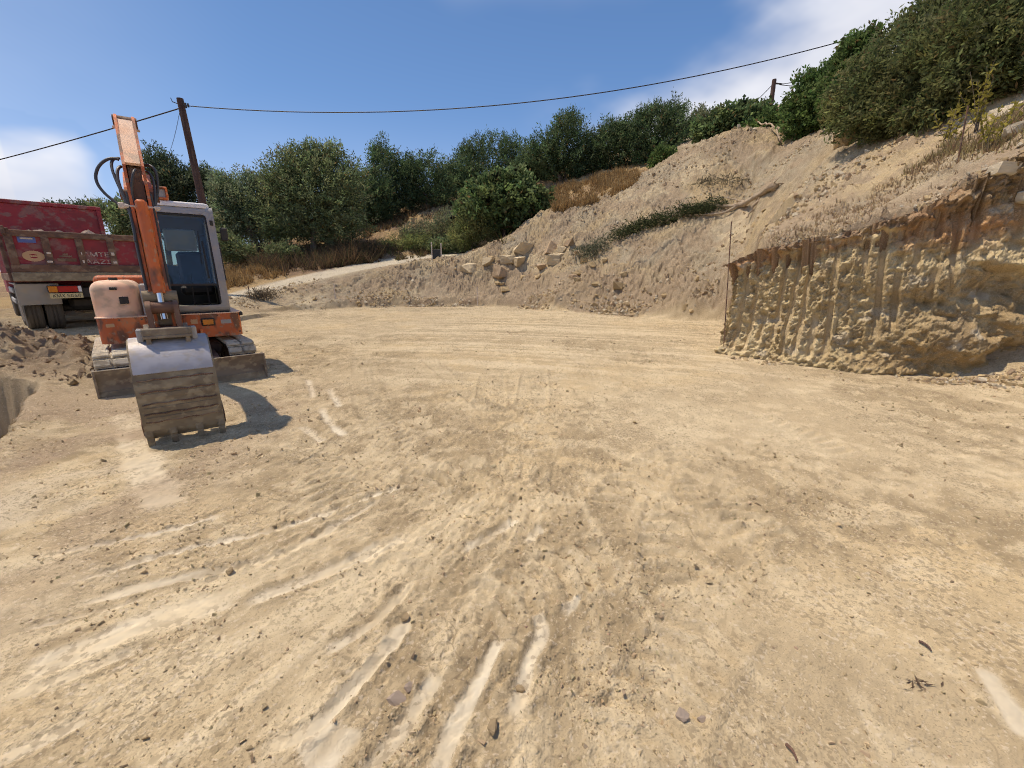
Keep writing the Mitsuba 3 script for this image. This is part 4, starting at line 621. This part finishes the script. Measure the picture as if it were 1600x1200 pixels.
for sy in (1, -1):
    obj(bd + '__end_plate', box(1.50, 1.66, sy * .975 - .012, sy * .975 + .012, 0, .39, .004), 'm_blade', M=MU)
    obj(X + '__blade_arm', prism_y(Polygon([(.45, .28), (1.58, .10), (1.58, .24), (.45, .42)]), sy * .42 - .05, sy * .42 + .05), 'm_rust', M=MU)
obj(X + '__blade_cylinder', cat_([cyl([.5, 0, .5], [1.2, 0, .36], .05, 14), cyl([1.2, 0, .36], [1.57, 0, .28], .028, 12)]), 'm_rust', 40, M=MU)
# upper structure
plan = grow(Polygon([(.86, -.80), (.86, .95), (-.55, .93), (-.95, .55), (-1.02, 0), (-.95, -.5), (-.55, -.80)]), .13)
pl = prism_z(plan, .62, .985)
obj(X + '__deck', pl, 'm_orange', 35, M=MS)
obj(X + '__deck_lip', prism_z(plan.buffer(.012), .985, 1.0), 'm_faded', 35, M=MS)
def bevel(poly, z0, z1, b, steps_=5):   # rounded top edge
    rings = [(poly, z0)] + [(poly.buffer(-b * (1 - math.cos(a))), z1 - b + b * math.sin(a)) for a in np.linspace(0, math.pi / 2, steps_)]
    pts = np.vstack([np.c_[np.array(p.exterior.coords), np.full(len(p.exterior.coords), z)] for p, z in rings]); return trimesh.convex.convex_hull(pts)
hp = grow(Polygon([(.80, -.81), (.80, -.27), (-.5, -.27), (-.5, -.81)]), .21)
hd = obj(X + '__hood', bevel(hp, 1.0, 1.51, .15, 7), 'm_faded', 50, M=MS, label='sun-bleached pinkish orange tank cover')
obj(hd + '__vent', prism_y(Polygon([(.803, 1.18), (.813, 1.18), (.813, 1.28), (.803, 1.25)]), -.50, -.40), 'm_dark', M=MS)
obj(X + '__engine_cover', bevel(grow(Polygon([(-.3, -.84), (-.3, -.05), (-.75, .0), (-.98, -.05), (-.92, -.5), (-.55, -.84)]), .08), 1.0, 1.58, .08), 'm_orange', 50, M=MS)
obj(X + '__counterweight', bevel(grow(Polygon([(-.55, .93), (-.95, .56), (-1.03, 0), (-.96, -.5), (-.8, -.5), (-.7, .9)]), .06), .68, 1.35, .06), 'm_orange', 50, M=MS)
obj(X + '__valve_box', box(.55, .80, -.26, -.12, 1.0, 1.46, .02), 'm_grey', M=MS)
# skirt details below the cab: lamp recess, label plate, step, bolts
hl = obj(X + '__headlight', box(.855, .885, .40, .58, .80, .92, .012), 'm_dark', M=MS); obj(hl + '__lens', box(.884, .892, .42, .56, .82, .90, .003), 'm_amber', M=MS)
obj(X + '__label_plate', box(.858, .864, .66, .80, .82, .885, .001), 'm_grey', M=MS, label='small grey label plate')
obj(X + '__sticker', box(.858, .862, .27, .36, .84, .91, .001), 'm_sticker', M=MS); obj(X + '__sticker', box(.858, .862, -.70, -.61, .86, .91, .001), 'm_sticker', M=MS)
obj(X + '__tow_eye', cat_([box(.86, .98, .22, .26, .66, .76, .01), box(.86, .98, .36, .40, .66, .76, .01), box(.94, .98, .22, .40, .66, .70, .01)]), 'm_orange', M=MS)
obj(X + '__step', box(.4, .80, .93, .985, .93, .99, .01), 'm_dark', M=MS)
bolt = lambda x, y, z, r_=.014: cyl([x, y, z], [x + .012, y, z], r_, 8)
obj(X + '__deck_bolts', cat_([bolt(.858, y_, z_) for y_ in (-.55, -.30, .20, .62, .90) for z_ in (.68, .955)]), 'm_rust', 40, M=MS, kind='stuff')
for y_ in (-.22, .18): obj(X + '__panel_gap', box(.8585, .8615, y_ - .004, y_ + .004, .63, .975, .001), 'm_dark', M=MS)

obj(hd + '__latch', box(.80, .815, -.58, -.50, 1.38, 1.42, .004), 'm_dark', M=MS)
obj(hd + '__filler_cap', cyl([.35, -.55, 1.50], [.35, -.55, 1.55], .05, 20), 'm_dark', 40, M=MS)
obj(X + '__rubber_mat', box(.60, .85, .10, .80, 1.0, 1.012, .002), 'm_dark', M=MS)
# cab
CY0, CY1 = .02, .82
cabp = Polygon([(-.72, 1.0), (.84, 1.0), (.83, 1.50), (.60, 2.62), (-.60, 2.62), (-.74, 2.30)])
outer = prism_y(grow(cabp, .10), CY0, CY1)
innr = prism_y(cabp.buffer(-.055), CY0 + .05, CY1 - .05)
def front_hole(z0, z1, y0, y1): 
    pl2 = grow(Polygon([(y0, z0), (y1, z0), (y1, z1), (y0, z1)]), .05); m = trimesh.creation.extrude_polygon(pl2, 1.0, engine='earcut'); v = m.vertices.copy(); m.vertices = np.stack([.35 + v[:, 2], v[:, 0], v[:, 1]], 1); return m
def side_hole(poly, y0, y1): return prism_y(grow(Polygon(poly), .05), y0, y1)
sidew = [(-.05, 1.42), (.68, 1.42), (.50, 2.48), (-.05, 2.48)]; sider = [(-.60, 1.42), (-.13, 1.42), (-.13, 2.48), (-.56, 2.48)]
rear = box(-1.0, -.3, CY0 + .1, CY1 - .2, 1.75, 2.3, .03)
cabm = cut(outer, innr, front_hole(1.12, 2.50, CY0 + .065, CY1 - .10), side_hole(sidew, CY1 - .2, CY1 + .1), side_hole(sider, CY1 - .2, CY1 + .1), side_hole(sidew, CY0 - .1, CY0 + .2), side_hole(sider, CY0 - .1, CY0 + .2), rear)
cb = obj(X + '__cab', cabm, 'm_grey', 35, M=MS, label='grey cab with rounded corners and open lower front')
obj(cb + '__roof', bevel(grow(Polygon([(.60, CY0 + .03), (.60, CY1 - .03), (-.58, CY1 - .03), (-.58, CY0 + .03)]), .1), 2.60, 2.675, .04), 'm_white', 50, M=MS, label='dusty white roof panel')
def slab(z0, z1, y0, y1, off, th): # a sheet parallel to the sloping front
    fx = lambda z: np.interp(z, [1.0, 1.5, 2.62], [.84, .83, .60]) - off
    zs = [z0, 1.5, z1] if z0 < 1.5 < z1 else [z0, z1]
    return prism_y(Polygon([(fx(z), z) for z in zs] + [(fx(z) - th, z) for z in zs[::-1]]), y0, y1)
fx = lambda z: np.interp(z, [1.0, 1.5, 2.62], [.84, .83, .60])
def quad(a, b, c, d): return (np.array([a, b, c, d], float), np.array([[0, 1, 2], [0, 2, 3]]))
y0, y1 = CY0 + .075, CY1 - .11
obj(cb + '__windscreen', quad((fx(1.45) - .03, y0, 1.45), (fx(1.45) - .03, y1, 1.45), (fx(2.49) - .03, y1, 2.49), (fx(2.49) - .03, y0, 2.49)), 'm_glass', M=MS)
obj(cb + '__windscreen_seal', cat_([slab(1.425, 1.455, y0, y1, .015, .03), slab(2.47, 2.50, y0, y1, .015, .03), slab(1.12, 2.49, y0 - .012, y0 + .012, .015, .03), slab(1.12, 2.49, y1 - .012, y1 + .012, .015, .03)]), 'm_dark', M=MS)
for nm, yy in (('side_window', CY1 - .025), ('side_window', CY0 + .025)): obj(cb + '__' + nm, quad(*[(x, yy, z) for x, z in sidew]), 'm_glass', M=MS); 
obj(cb + '__rear_window', quad((-.70, CY0 + .1, 1.75), (-.70, CY1 - .2, 1.75), (-.70, CY1 - .2, 2.3), (-.70, CY0 + .1, 2.3)), 'm_glass', M=MS)
obj(cb + '__door_seam', cat_([box(.62, .63, CY1 - .001, CY1 + .004, 1.06, 1.40, .001), box(-.08, -.07, CY1 - .001, CY1 + .004, 1.06, 2.5, .001)]), 'm_dark', M=MS)
obj(cb + '__roof_hatch', box(-.3, .2, .25, .65, 2.676, 2.70, .01), 'm_grey', M=MS)
obj(cb + '__corner_lamp', box(fx(2.40) - .002, fx(2.40) + .018, y1 + .045, y1 + .085, 2.34, 2.42, .005), 'm_dark', M=MS)
obj(cb + '__door_handle', cyl([.55, CY1 + .03, 1.5], [.42, CY1 + .03, 2.1], .013, 8), 'm_dark', 40, M=MS)
obj(cb + '__wiper', cat_([cyl([fx(1.5) - .012, y1 - .10, 1.55], [fx(2.1) - .012, y1 - .10, 2.10], .010, 6), cyl([fx(1.5) - .012, y1 - .16, 1.75], [fx(2.3) - .012, y1 - .13, 2.25], .006, 6)]), 'm_dark', 40, M=MS)
trim = cut(prism_y(cabp.buffer(-.058), CY0 + .053, CY1 - .053), prism_y(cabp.buffer(-.072), CY0 + .066, CY1 - .066), front_hole(1.06, 2.53, CY0 + .05, CY1 - .05), side_hole(sidew, CY1 - .2, CY1 + .1), side_hole(sider, CY1 - .2, CY1 + .1), side_hole(sidew, CY0 - .1, CY0 + .2), side_hole(sider, CY0 - .1, CY0 + .2), rear)
obj(cb + '__trim', trim, 'm_trim', M=MS, label='dark lining inside the cab')
st = obj(cb + '__seat', cat_([box(-.45, .05, .25, .72, 1.25, 1.42, .05), box(-.52, -.38, .27, .70, 1.35, 1.98, .05), box(-.5, -.4, .36, .6, 2.0, 2.2, .04)]), 'm_dark', M=MS)
for yy in (.38, .58): obj(cb + '__lever', cat_([cyl([.52, yy, 1.05], [.50, yy, 1.50], .011, 8), cyl([.50, yy, 1.48], [.50, yy, 1.60], .022, 10)]), 'm_dark', 40, M=MS)
obj(cb + '__console', box(-.1, .3, .76, .86, 1.1, 1.62, .04), 'm_dark', M=MS); obj(cb + '__sun_visor', box(.40, .45, .15, .55, 1.95, 2.28, .02), 'm_grey', M=MS)
obj(cb + '__mirror', cat_([cyl([.6, CY1, 2.25], [.66, CY1 + .08, 2.25], .012, 8), box(.64, .67, CY1 + .05, CY1 + .15, 2.12, 2.32, .015)]), 'm_dark', M=MS)
lamp = obj(cb + '__work_lamp', cut(box(.50, .62, .10, .30, 2.68, 2.86, .01), box(.58, .7, .125, .275, 2.705, 2.835, .005)), 'm_orange', M=MS, label='orange box-shaped work lamp guard on the cab roof'); obj(lamp + '__lens', box(.565, .582, .13, .27, 2.71, 2.83, .005), 'm_grey', M=MS)
# swing bracket and boom
obj(X + '__swing_bracket', cat_([box(.80, 1.18, -.16, -.10, .66, 1.22, .03), box(.80, 1.18, .10, .16, .66, 1.22, .03), cyl([.98, 0, .60], [.98, 0, 1.1], .10, 20)]), 'm_rust', M=MS)
bw = .11
boom = Polygon([(.98, 1.02), (1.14, .98), (1.72, 2.05), (2.10, 2.42), (2.70, 2.42), (3.20, 2.26), (3.30, 2.34), (3.24, 2.44), (2.70, 2.66), (1.98, 2.76), (1.62, 2.56), (1.40, 2.2)])
bm = obj(X + '__boom', prism_y(grow(boom, .03), -bw, bw), 'm_orange', 30, M=MS)
obj(X + '__boom_cylinder', cat_([cyl([1.16, 0, .85], [1.62, 0, 1.55], .06, 16), cyl([1.62, 0, 1.55], [1.86, 0, 1.95], .034, 14)]), 'm_orange', 40, M=MS)
obj(X + '__stick_cylinder', cat_([cyl([1.95, 0, 2.88], [2.62, 0, 3.0], .062, 18), cyl([2.6, 0, 3.0], [2.92, 0, 3.05], .034, 14), box(1.88, 2.02, -.07, .07, 2.70, 2.92, .02)]), 'm_orange', 40, M=MS)
# stick: box section with proud side plates, tilted head plate on top, recess below it
SW = .068
spine = Polygon([(3.56, .98), (3.66, 1.0), (3.66, 1.30), (3.52, 2.24), (3.44, 2.58), (3.02, 3.06), (2.90, 3.10), (2.86, 3.00), (3.16, 2.42), (3.40, 1.7)])
sk = obj(X + '__stick', prism_y(spine, -SW + .02, SW - .02), 'm_rust', M=MS)
hull_pl = Polygon([(3.50, .98), (3.71, .98), (3.715, 1.30), (3.575, 2.24), (3.49, 2.60), (3.06, 3.10), (2.94, 3.16), (2.82, 3.10), (2.84, 2.98), (3.13, 2.42), (3.37, 1.7)])
for sy in (1, -1): obj(sk + '__side_plate', prism_y(grow(hull_pl, .02), sy * SW - .012, sy * SW + .012), 'm_orange', M=MS)
obj(sk + '__grease_fitting', cat_([cyl([x_, sy * .08, z_], [x_, sy * .105, z_], .013, 8) for sy in (1, -1) for x_, z_ in ((3.62, 1.12), (3.50, 2.1), (3.26, 2.36), (3.0, 3.02))]), 'm_cream', 40, M=MS, kind='stuff')
obj(sk + '__pipe', cat_([tube(spline([(3.69, sy * .088, 1.45), (3.60, sy * .088, 2.05), (3.54, sy * .088, 2.35)], 12), .010, 8) for sy in (1, -1)]), 'm_ink', 40, M=MS)
obj(sk + '__stiffener', cat_([prism_y(Polygon([(3.655, z_), (3.70 - (z_ - 1.4) * .14, z_), (3.70 - (z_ - 1.4) * .14, z_ + .02), (3.655, z_ + .02)]), -SW + .013, SW - .013) for z_ in (1.42,)]), 'm_orange', M=MS)
obj(sk + '__head_plate', prism_y(Polygon([(3.47, 2.60), (3.485, 2.62), (3.055, 3.09), (3.04, 3.07)]), -SW + .012, SW - .012), 'm_faded', M=MS, label='sunlit faded orange head plate')
obj(sk + '__head_pin', cyl([2.95, -.095, 3.09], [2.95, .095, 3.09], .055, 18), 'm_rust', 40, M=MS)
obj(sk + '__pivot_pin', cyl([3.25, -.15, 2.36], [3.25, .15, 2.36], .05, 18), 'm_rust', 40, M=MS)
obj(sk + '__clamp', cat_([cyl([3.56, -.14, 2.22], [3.56, .12, 2.22], .020, 12), box(3.54, 3.58, -.17, -.12, 2.195, 2.25, .01), box(3.54, 3.58, .10, .14, 2.2, 2.24, .01)]), 'm_cream', 40, M=MS)
cy = obj(X + '__bucket_cylinder', cat_([cyl([3.60, 0, 2.20], [3.735, 0, 1.42], .048, 18), box(3.55, 3.65, -.045, .045, 2.12, 2.28, .02)]), 'm_orange', 40, M=MS); obj(cy + '__rod', cyl([3.73, 0, 1.45], [3.77, 0, 1.17], .028, 16), 'm_chrome', 40, M=MS)
# bucket link and bucket
obj(X + '__bucket_link', cat_([prism_y(LineString([(3.60, 1.33), (3.80, 1.28), (3.86, 1.08)]).buffer(.05), sy * .105 - .02, sy * .105 + .02) for sy in (1, -1)] + [cyl([3.77, -.13, 1.28], [3.77, .13, 1.28], .055, 16), cyl([3.60, -.13, 1.33], [3.60, .13, 1.33], .05, 16)]), 'm_rust', 40, M=MS)
bo = [(4.045, .10), (4.10, .22), (4.125, .42), (4.12, .60), (4.08, .74), (4.02, .85), (3.94, .93), (3.83, .975), (3.72, .98), (3.60, .95)]
bo = spline(np.array(bo), 40)
shell = LineString([tuple(p) for p in bo]).buffer(.014, cap_style='flat')
BH = .305
bk = obj(X + '__bucket', prism_y(shell, -BH, BH), 'm_mud', 30, M=MS, label='dirt-caked four-toothed bucket turned down on the ground')
sidepl = Polygon([tuple(p) for p in bo] + [(3.56, .80), (3.66, .5), (3.88, .2)])
for sy in (1, -1):
    obj(bk + '__side_plate', prism_y(sidepl.buffer(.012), sy * BH - .010, sy * BH + .010), 'm_mud', M=MS)
    obj(bk + '__side_cutter', prism_y(Polygon([(4.03, .10), (3.87, .19), (3.90, .31), (4.07, .22)]), sy * (BH + .012) - .012, sy * (BH + .012) + .012), 'm_rust', M=MS)
k0 = [p for p in bo if p[1] > .70]; 
wear = LineString([tuple(p) for p in k0]).buffer(.014 + .010, cap_style='flat'); obj(bk + '__heel_plate', prism_y(wear, -BH + .004, BH - .004), 'm_steel', 30, M=MS, label='scuffed bare steel heel plate shining in the sun')
for zc in (.27, .38, .495, .60): # welded wear strips across the back
    seg = [tuple(p) for p in bo if zc - .045 < p[1] < zc + .045]
    obj(bk + '__wear_strip', prism_y(LineString(seg).buffer(.014 + .007, cap_style='flat'), -BH + .03, BH - .03), 'm_mud', M=MS)
for zc in (.245, .325, .425, .54, .65):
    yy_ = np.linspace(-BH + .02, BH - .02, 40); xo = np.interp(zc, bo[:, 1][:25], bo[:, 0][:25]) + .020
    obj(bk + '__weld_bead', tube(np.stack([xo + .003 * np.sin(yy_ * 90), yy_, zc + .004 * np.sin(yy_ * 37 + zc * 50)], 1), .006 + .0015 * np.sin(yy_ * 140), 6), 'm_rust', 40, M=MS)
obj(bk + '__cutting_edge', prism_y(Polygon([(4.03, .20), (4.078, .20), (4.035, .06), (4.0, .06)]), -BH - .01, BH + .01), 'm_mud', M=MS)
for yy in (-BH + .02, -.105, .105, BH - .02):
    obj(bk + '__tooth', cat_([prism_y(Polygon([(3.985, .17), (4.085, .17), (4.085, .06), (4.055, -.03), (4.03, -.03), (3.985, .06)]), yy - .026, yy + .026), box(4.03, 4.10, yy - .033, yy + .033, .09, .16, .01)]), 'm_mud', M=MS)
obj(X + '__knuckle', cat_([cyl([3.665, -.135, 1.38], [3.665, .135, 1.38], .062, 18), box(3.58, 3.70, -.085, .085, 1.10, 1.36, .02)]), 'm_mud', 40, M=MS)
obj(bk + '__coupler_plate', cat_([box(3.70, 3.96, -.19, .19, 1.005, 1.035, .006), box(3.90, 3.955, -.19, .19, 1.03, 1.10, .008)] + [cyl([3.955, y_, 1.065], [3.968, y_, 1.065], .016, 8) for y_ in (-.15, .15)]), 'm_blade', 30, M=MS)
for sy in (1, -1): obj(bk + '__ear', prism_y(grow(Polygon([(3.52, .93), (3.58, 1.10), (3.68, 1.10), (3.74, 1.03), (3.86, 1.14), (3.94, 1.06), (3.95, .92), (3.7, .97)]), .015), sy * .15 - .018, sy * .15 + .018), 'm_blade', M=MS)
obj(bk + '__pin', cat_([cyl([3.62, -.21, 1.04], [3.62, .21, 1.04], .035, 14), cyl([3.87, -.21, 1.07], [3.87, .21, 1.07], .035, 14)]), 'm_rust', 40, M=MS)
for sy in (1, -1): obj(bk + '__pin_boss', cat_([box(3.83, 3.91, sy * .205 - .025, sy * .205 + .025, .97, 1.10, .012)]), 'm_grey', M=MS)
# hoses
for pts, rad in (([(3.34, -.10, 2.66), (3.34, -.22, 2.62), (3.38, -.29, 2.47), (3.44, -.24, 2.32), (3.52, -.11, 2.20)], .013), ([(3.36, -.09, 2.60), (3.42, -.13, 2.52), (3.50, -.125, 2.38), (3.56, -.09, 2.24)], .013), ([(3.30, -.09, 2.68), (3.36, -.16, 2.60), (3.46, -.14, 2.42), (3.56, -.10, 2.2), (3.66, -.095, 1.9)], .012), ([(3.32, .09, 2.64), (3.40, .16, 2.58), (3.42, .15, 2.42), (3.50, .10, 2.25)], .013), ([(3.34, .09, 2.58), (3.44, .125, 2.50), (3.50, .12, 2.36), (3.56, .09, 2.22)], .012), ([(3.50, .01, 2.56), (3.56, -.03, 2.45), (3.55, -.05, 2.30), (3.60, -.03, 2.22)], .011), ([(3.58, -.09, 2.2), (3.66, -.095, 1.8), (3.73, -.09, 1.45)], .010)):
    obj(X + '__hose', tube(spline(pts, 26), rad, 9), 'm_hose', 40, M=MS)

# ------------------------------------------------------------------ dump truck (x forward, y left)
TO = np.array([-9.74, 9.92]); AT = math.degrees(math.atan2(.63, -.776)); TZ = .34
MT = T().translate([TO[0], TO[1], TZ]).rotate([0, 0, 1], AT)
K = thing('dump_truck', 'battered red dump truck parked with its rusty tailgate towards the excavator', 'dump truck')
W2 = 1.10
tg = obj(K + '__tailgate', cat_([box(-.05, .04, -W2, W2, 2.02, 2.15), box(-.05, .04, -W2, W2, 1.30, 1.46)] + [box(-.05, .04, y - .06, y + .06, 1.45, 2.03, .01) for y in (-W2 + .07, -.52, 0, .52, W2 - .07)]), 'm_rust', M=MT, label='rusty tailgate with four recessed red panels')
for y in (-.78, -.26, .26, .78): obj(tg + '__panel', box(.0, .035, y - .26, y + .26, 1.40, 2.06, .004), 'm_red', M=MT)
obj(tg + '__lip', box(-.06, .06, -W2 - .02, W2 + .02, 1.11, 1.296), 'm_mud', M=MT)
for sy in (1, -1): obj(tg + '__hinge', cat_([box(-.09, .0, sy * (W2 - .02) - .03, sy * (W2 - .02) + .03, 2.05, 2.22, .01), cyl([-.04, sy * (W2 + .05), 2.16], [-.04, sy * (W2 - .1), 2.16], .025, 10)]), 'm_rust', M=MT)
for y, z, w, h_ in ((.78, 1.90, .26, .17),): obj(tg + '__blue_sticker', box(-.006, .003, y - w / 2, y + w / 2, z, z + h_, .001), 'm_blue', M=MT); obj(tg + '__sticker_band', box(-.009, -.005, y - .09, y + .09, z + .07, z + .10, .001), 'm_cream', M=MT)
disc = cat_([trimesh.creation.annulus(.045, .11, .006, sections=28), trimesh.creation.box([.16, .035, .006])]); v = disc.vertices.copy(); disc.vertices = np.stack([v[:, 2] - .002, v[:, 0] * 1.5 + .74, v[:, 1] + 1.63], 1); obj(tg + '__badge', disc, 'm_sticker', M=MT, label='faded yellowish emblem on the first panel')
arc = cat_([prism_y(Polygon([(-.006, 1.53), (.002, 1.53), (.002, 1.60), (-.006, 1.60)]), .10, .40), prism_y(Polygon([(-.006, 1.62), (.002, 1.62), (.002, 1.655), (-.006, 1.655)]), .16, .36), prism_y(Polygon([(-.006, 1.665), (.002, 1.665), (.002, 1.70), (-.006, 1.70)]), .22, .30)]); obj(tg + '__worn_print', arc, 'm_rust', M=MT, label='worn dark lettering on the second panel')
for txt, z in (('AMTE', 1.65), ('AAZI', 1.49)):
    m = meshkit.text_mesh(txt, .095, .006, True); v = m.vertices.copy(); w = v[:, 0].max(); m.vertices = np.stack([-.004 + 0 * v[:, 2] - v[:, 2] * .5, -.02 - v[:, 0] * .44 / w, z + v[:, 1]], 1); m.invert(); obj(tg + '__lettering', m, 'm_faint', M=MT, label='pale hand-painted lettering on the third panel')
rr = np.random.default_rng(12)
for y in (.52, 0, -.52): # chipped pale paint left on the posts
    obj(tg + '__paint_patch', cat_([box(-.056, -.049, y + rr.uniform(-.05, 0), y + rr.uniform(.01, .05), z, z + rr.uniform(.03, .07), .001) for z in (1.5, 1.68)]), 'm_cream', M=MT)
def wallbox(y0, y1): return box(.05, 4.55, y0, y1, 1.20, 2.10)
for sy in (1, -1):
    sw = obj(K + '__side_wall', box(.05, 4.55, sy * W2 - .03, sy * W2 + .03, 1.20, 2.02), 'm_red', M=MT)
    obj(sw + '__top_rail', box(.04, 4.56, sy * W2 - .05, sy * W2 + .06, 2.02, 2.12), 'm_red', M=MT); obj(sw + '__bottom_rail', box(.04, 4.56, sy * (W2 + .02) - .03, sy * (W2 + .02) + .05, 1.11, 1.28), 'm_rust', M=MT)
    obj(sw + '__corner_post', box(.05, .17, sy * (W2 + .02) - .03, sy * (W2 + .02) + .06, 1.281, 2.019), 'm_rust', M=MT)
    for x in np.arange(.45, 4.5, .34): obj(sw + '__rib', box(x - .035, x + .035, sy * (W2 + .045) - .03, sy * (W2 + .045) + .025, 1.281, 2.019, .008), 'm_red', M=MT)
hb = obj(K + '__headboard', cat_([box(4.5, 4.56, -W2 + .03, W2 - .03, 1.2, 3.12), box(4.46, 4.60, -W2 - .06, W2 + .06, 3.12, 3.22)]), 'm_red', M=MT, label='tall red headboard at the front of the tipper body')
for sy in (1, -1): obj(hb + '__edge_post', box(4.44, 4.60, sy * (W2 - .0) - .05, sy * (W2 - .0) + .05, 2.121, 3.119), 'm_red', M=MT)
obj(K + '__bed_floor', box(.06, 4.55, -W2 + .03, W2 - .03, 1.14, 1.24), 'm_rust', M=MT)
obj(K + '__chassis', cat_([box(.05, 6.5, y - .05, y + .05, .74, 1.02) for y in (-.42, .42)] + [box(.1, .22, -.5, .5, .74, .96), box(.55, 1.0, -.35, .35, .45, .75, .08), cyl([.9, -.9, .5], [.9, .9, .5], .10, 14), cyl([2.25, -.9, .5], [2.25, .9, .5], .10, 14), cyl([5.6, -.9, .5], [5.6, .9, .5], .08, 14)]), 'm_dark', M=MT)
tyre_poly = Polygon([(-.14, .27), (-.135, .42), (-.115, .49), (.115, .49), (.135, .42), (.14, .27)])
def tyre(): 
    pr_ = np.array([(.27, -.13), (.40, -.145), (.47, -.135), (.50, -.10), (.50, -.045), (.485, -.04), (.485, -.02), (.50, -.015), (.50, .015), (.485, .02), (.485, .04), (.50, .045), (.50, .10), (.47, .135), (.40, .145), (.27, .13)]); m = trimesh.creation.revolve(np.vstack([pr_, pr_[:1]]), sections=40); v = m.vertices.copy(); m.vertices = np.stack([v[:, 0], v[:, 2], v[:, 1]], 1); m.fix_normals(); return m
def rim(): 
    pr_ = np.array([(0, -.02), (.1, -.05), (.12, -.02), (.22, -.02), (.275, -.12), (.285, -.12), (.285, .12), (.25, .12), (.0, .10)]); m = trimesh.creation.revolve(pr_, sections=32); v = m.vertices.copy(); m.vertices = np.stack([v[:, 0], v[:, 2], v[:, 1]], 1); m.fix_normals(); return m
TY, RI = mikit.ply(tyre(), 'm_tyre', 30), mikit.ply(rim(), 'm_grey', 30)
for x in (.9, 2.25, 5.6):
    for y in ((-.94, -.62, .62, .94) if x < 5 else (-.95, .95)):
        w_ = K + '__wheel'; q = 0
        while w_ in USED: q += 1; w_ = f'{K}__wheel_{q:03d}'
        USED.add(w_); put(w_ + '__tyre', TY, MT @ T().translate([x, y, .50])); put(w_ + '__rim', RI, MT @ T().translate([x, y, .50]).rotate([0, 0, 1], 180 if y > 0 else 0))
for sy in (1, -1):
    gd = [(-.02, 1.06), (.12, 1.08), (1.5, 1.08), (1.7, .72), (1.73, .73), (1.52, 1.105), (.1, 1.105), (-.05, 1.08)]
    obj(K + '__mudguard', cat_([box(.12, 3.05, sy * .80 - .32, sy * .80 + .32, 1.03, 1.055, .004), prism_y(Polygon([(.12, 1.03), (.16, 1.05), (.30, .62), (.26, .60)]), sy * .80 - .32, sy * .80 + .32), prism_y(Polygon([(.10, 1.08), (.25, 1.08), (.5, .30), (.42, .26)]), sy * 1.12 - .012, sy * 1.12 + .012)]), 'm_grey', M=MT, label='dusty grey mudguard over the rear wheels')
    obj(K + '__side_guard', cat_([box(2.9, 4.9, sy * 1.08 - .02, sy * 1.08 + .02, .78, .92), box(2.9, 4.9, sy * 1.08 - .02, sy * 1.08 + .02, .52, .64)]), 'm_grey', M=MT)
    y = .40 * sy; lp = obj(K + '__tail_lamp', box(.02, .10, y - .27, y + .27, .86, 1.01, .008), 'm_dark', M=MT)
    obj(lp + '__amber_lens', box(.0, .03, *sorted((y + sy * .26, y + sy * .12)), .87, 1.0, .008), 'm_amber', M=MT); obj(lp + '__red_lens', box(.0, .03, *sorted((y + sy * .115, y - sy * .20)), .87, 1.0, .008), 'm_redlamp', M=MT); obj(lp + '__clear_lens', box(.0, .03, *sorted((y - sy * .205, y - sy * .26)), .87, 1.0, .008), 'm_white', M=MT)
np_ = obj(K + '__number_plate', box(.01, .03, .14, .66, .735, .845, .003), 'm_plate', M=MT, label='yellowish number plate below the left tail lamp')
m = meshkit.text_mesh('KMX 5048', .07, .003); v = m.vertices.copy(); w = v[:, 0].max(); m.vertices = np.stack([.0095 - v[:, 2], .62 - v[:, 0] * .44 / w, .755 + v[:, 1]], 1); m.invert(); obj(np_ + '__lettering', m, 'm_ink', M=MT)
cbm = cut(bevel(grow(Polygon([(4.75, -1.12), (6.5, -1.12), (6.5, 1.12), (4.75, 1.12)]), .12), .75, 2.65, .15), box(5.2, 6.1, 1.0, 1.3, 1.7, 2.4, .03), box(5.2, 6.1, -1.3, -1.0, 1.7, 2.4, .03), box(6.3, 6.7, -.95, .95, 1.7, 2.4, .03), box(4.9, 6.35, -.98, .98, 1.1, 2.5, .05))
cbk = obj(K + '__cab', cbm, 'm_red', 40, M=MT); obj(cbk + '__windscreen', quad((6.46, -.95, 1.7), (6.46, .95, 1.7), (6.46, .95, 2.4), (6.46, -.95, 2.4)), 'm_glass', M=MT)
# rubble load
lv = np.stack(np.meshgrid(np.linspace(.06, 4.48, 90), np.linspace(-W2 + .04, W2 - .04, 50), indexing='ij'), -1).reshape(-1, 2); q3 = np.stack([lv[:, 0], lv[:, 1], lv[:, 0] * 0 + 9], -1)
lz = 1.58 + .56 * np.exp(-((lv[:, 0] - .9) ** 2 / 1.3)) * np.cos(lv[:, 1] * .9) + (fbm(q3 * 3, 4, 800) - .5) * .5 + np.abs(fbm(q3 * 9, 3, 801) - .5) * .22 - .25 * sst(.35, .0, lv[:, 0])
i, j = np.meshgrid(np.arange(89), np.arange(49), indexing='ij'); a = (i * 50 + j).ravel(); obj('truck_load', (np.c_[lv, lz], np.vstack([np.stack([a, a + 50, a + 51], 1), np.stack([a, a + 51, a + 1], 1)])), 'm_rock', False, 'heap of pale rubble and soil loaded in the red truck body', 'load', M=MT, color=np.clip(np.array([.31, .235, .185])[None] * (.55 + .9 * fbm(q3 * 8, 3, 802))[:, None], 0, 1), kind='stuff')
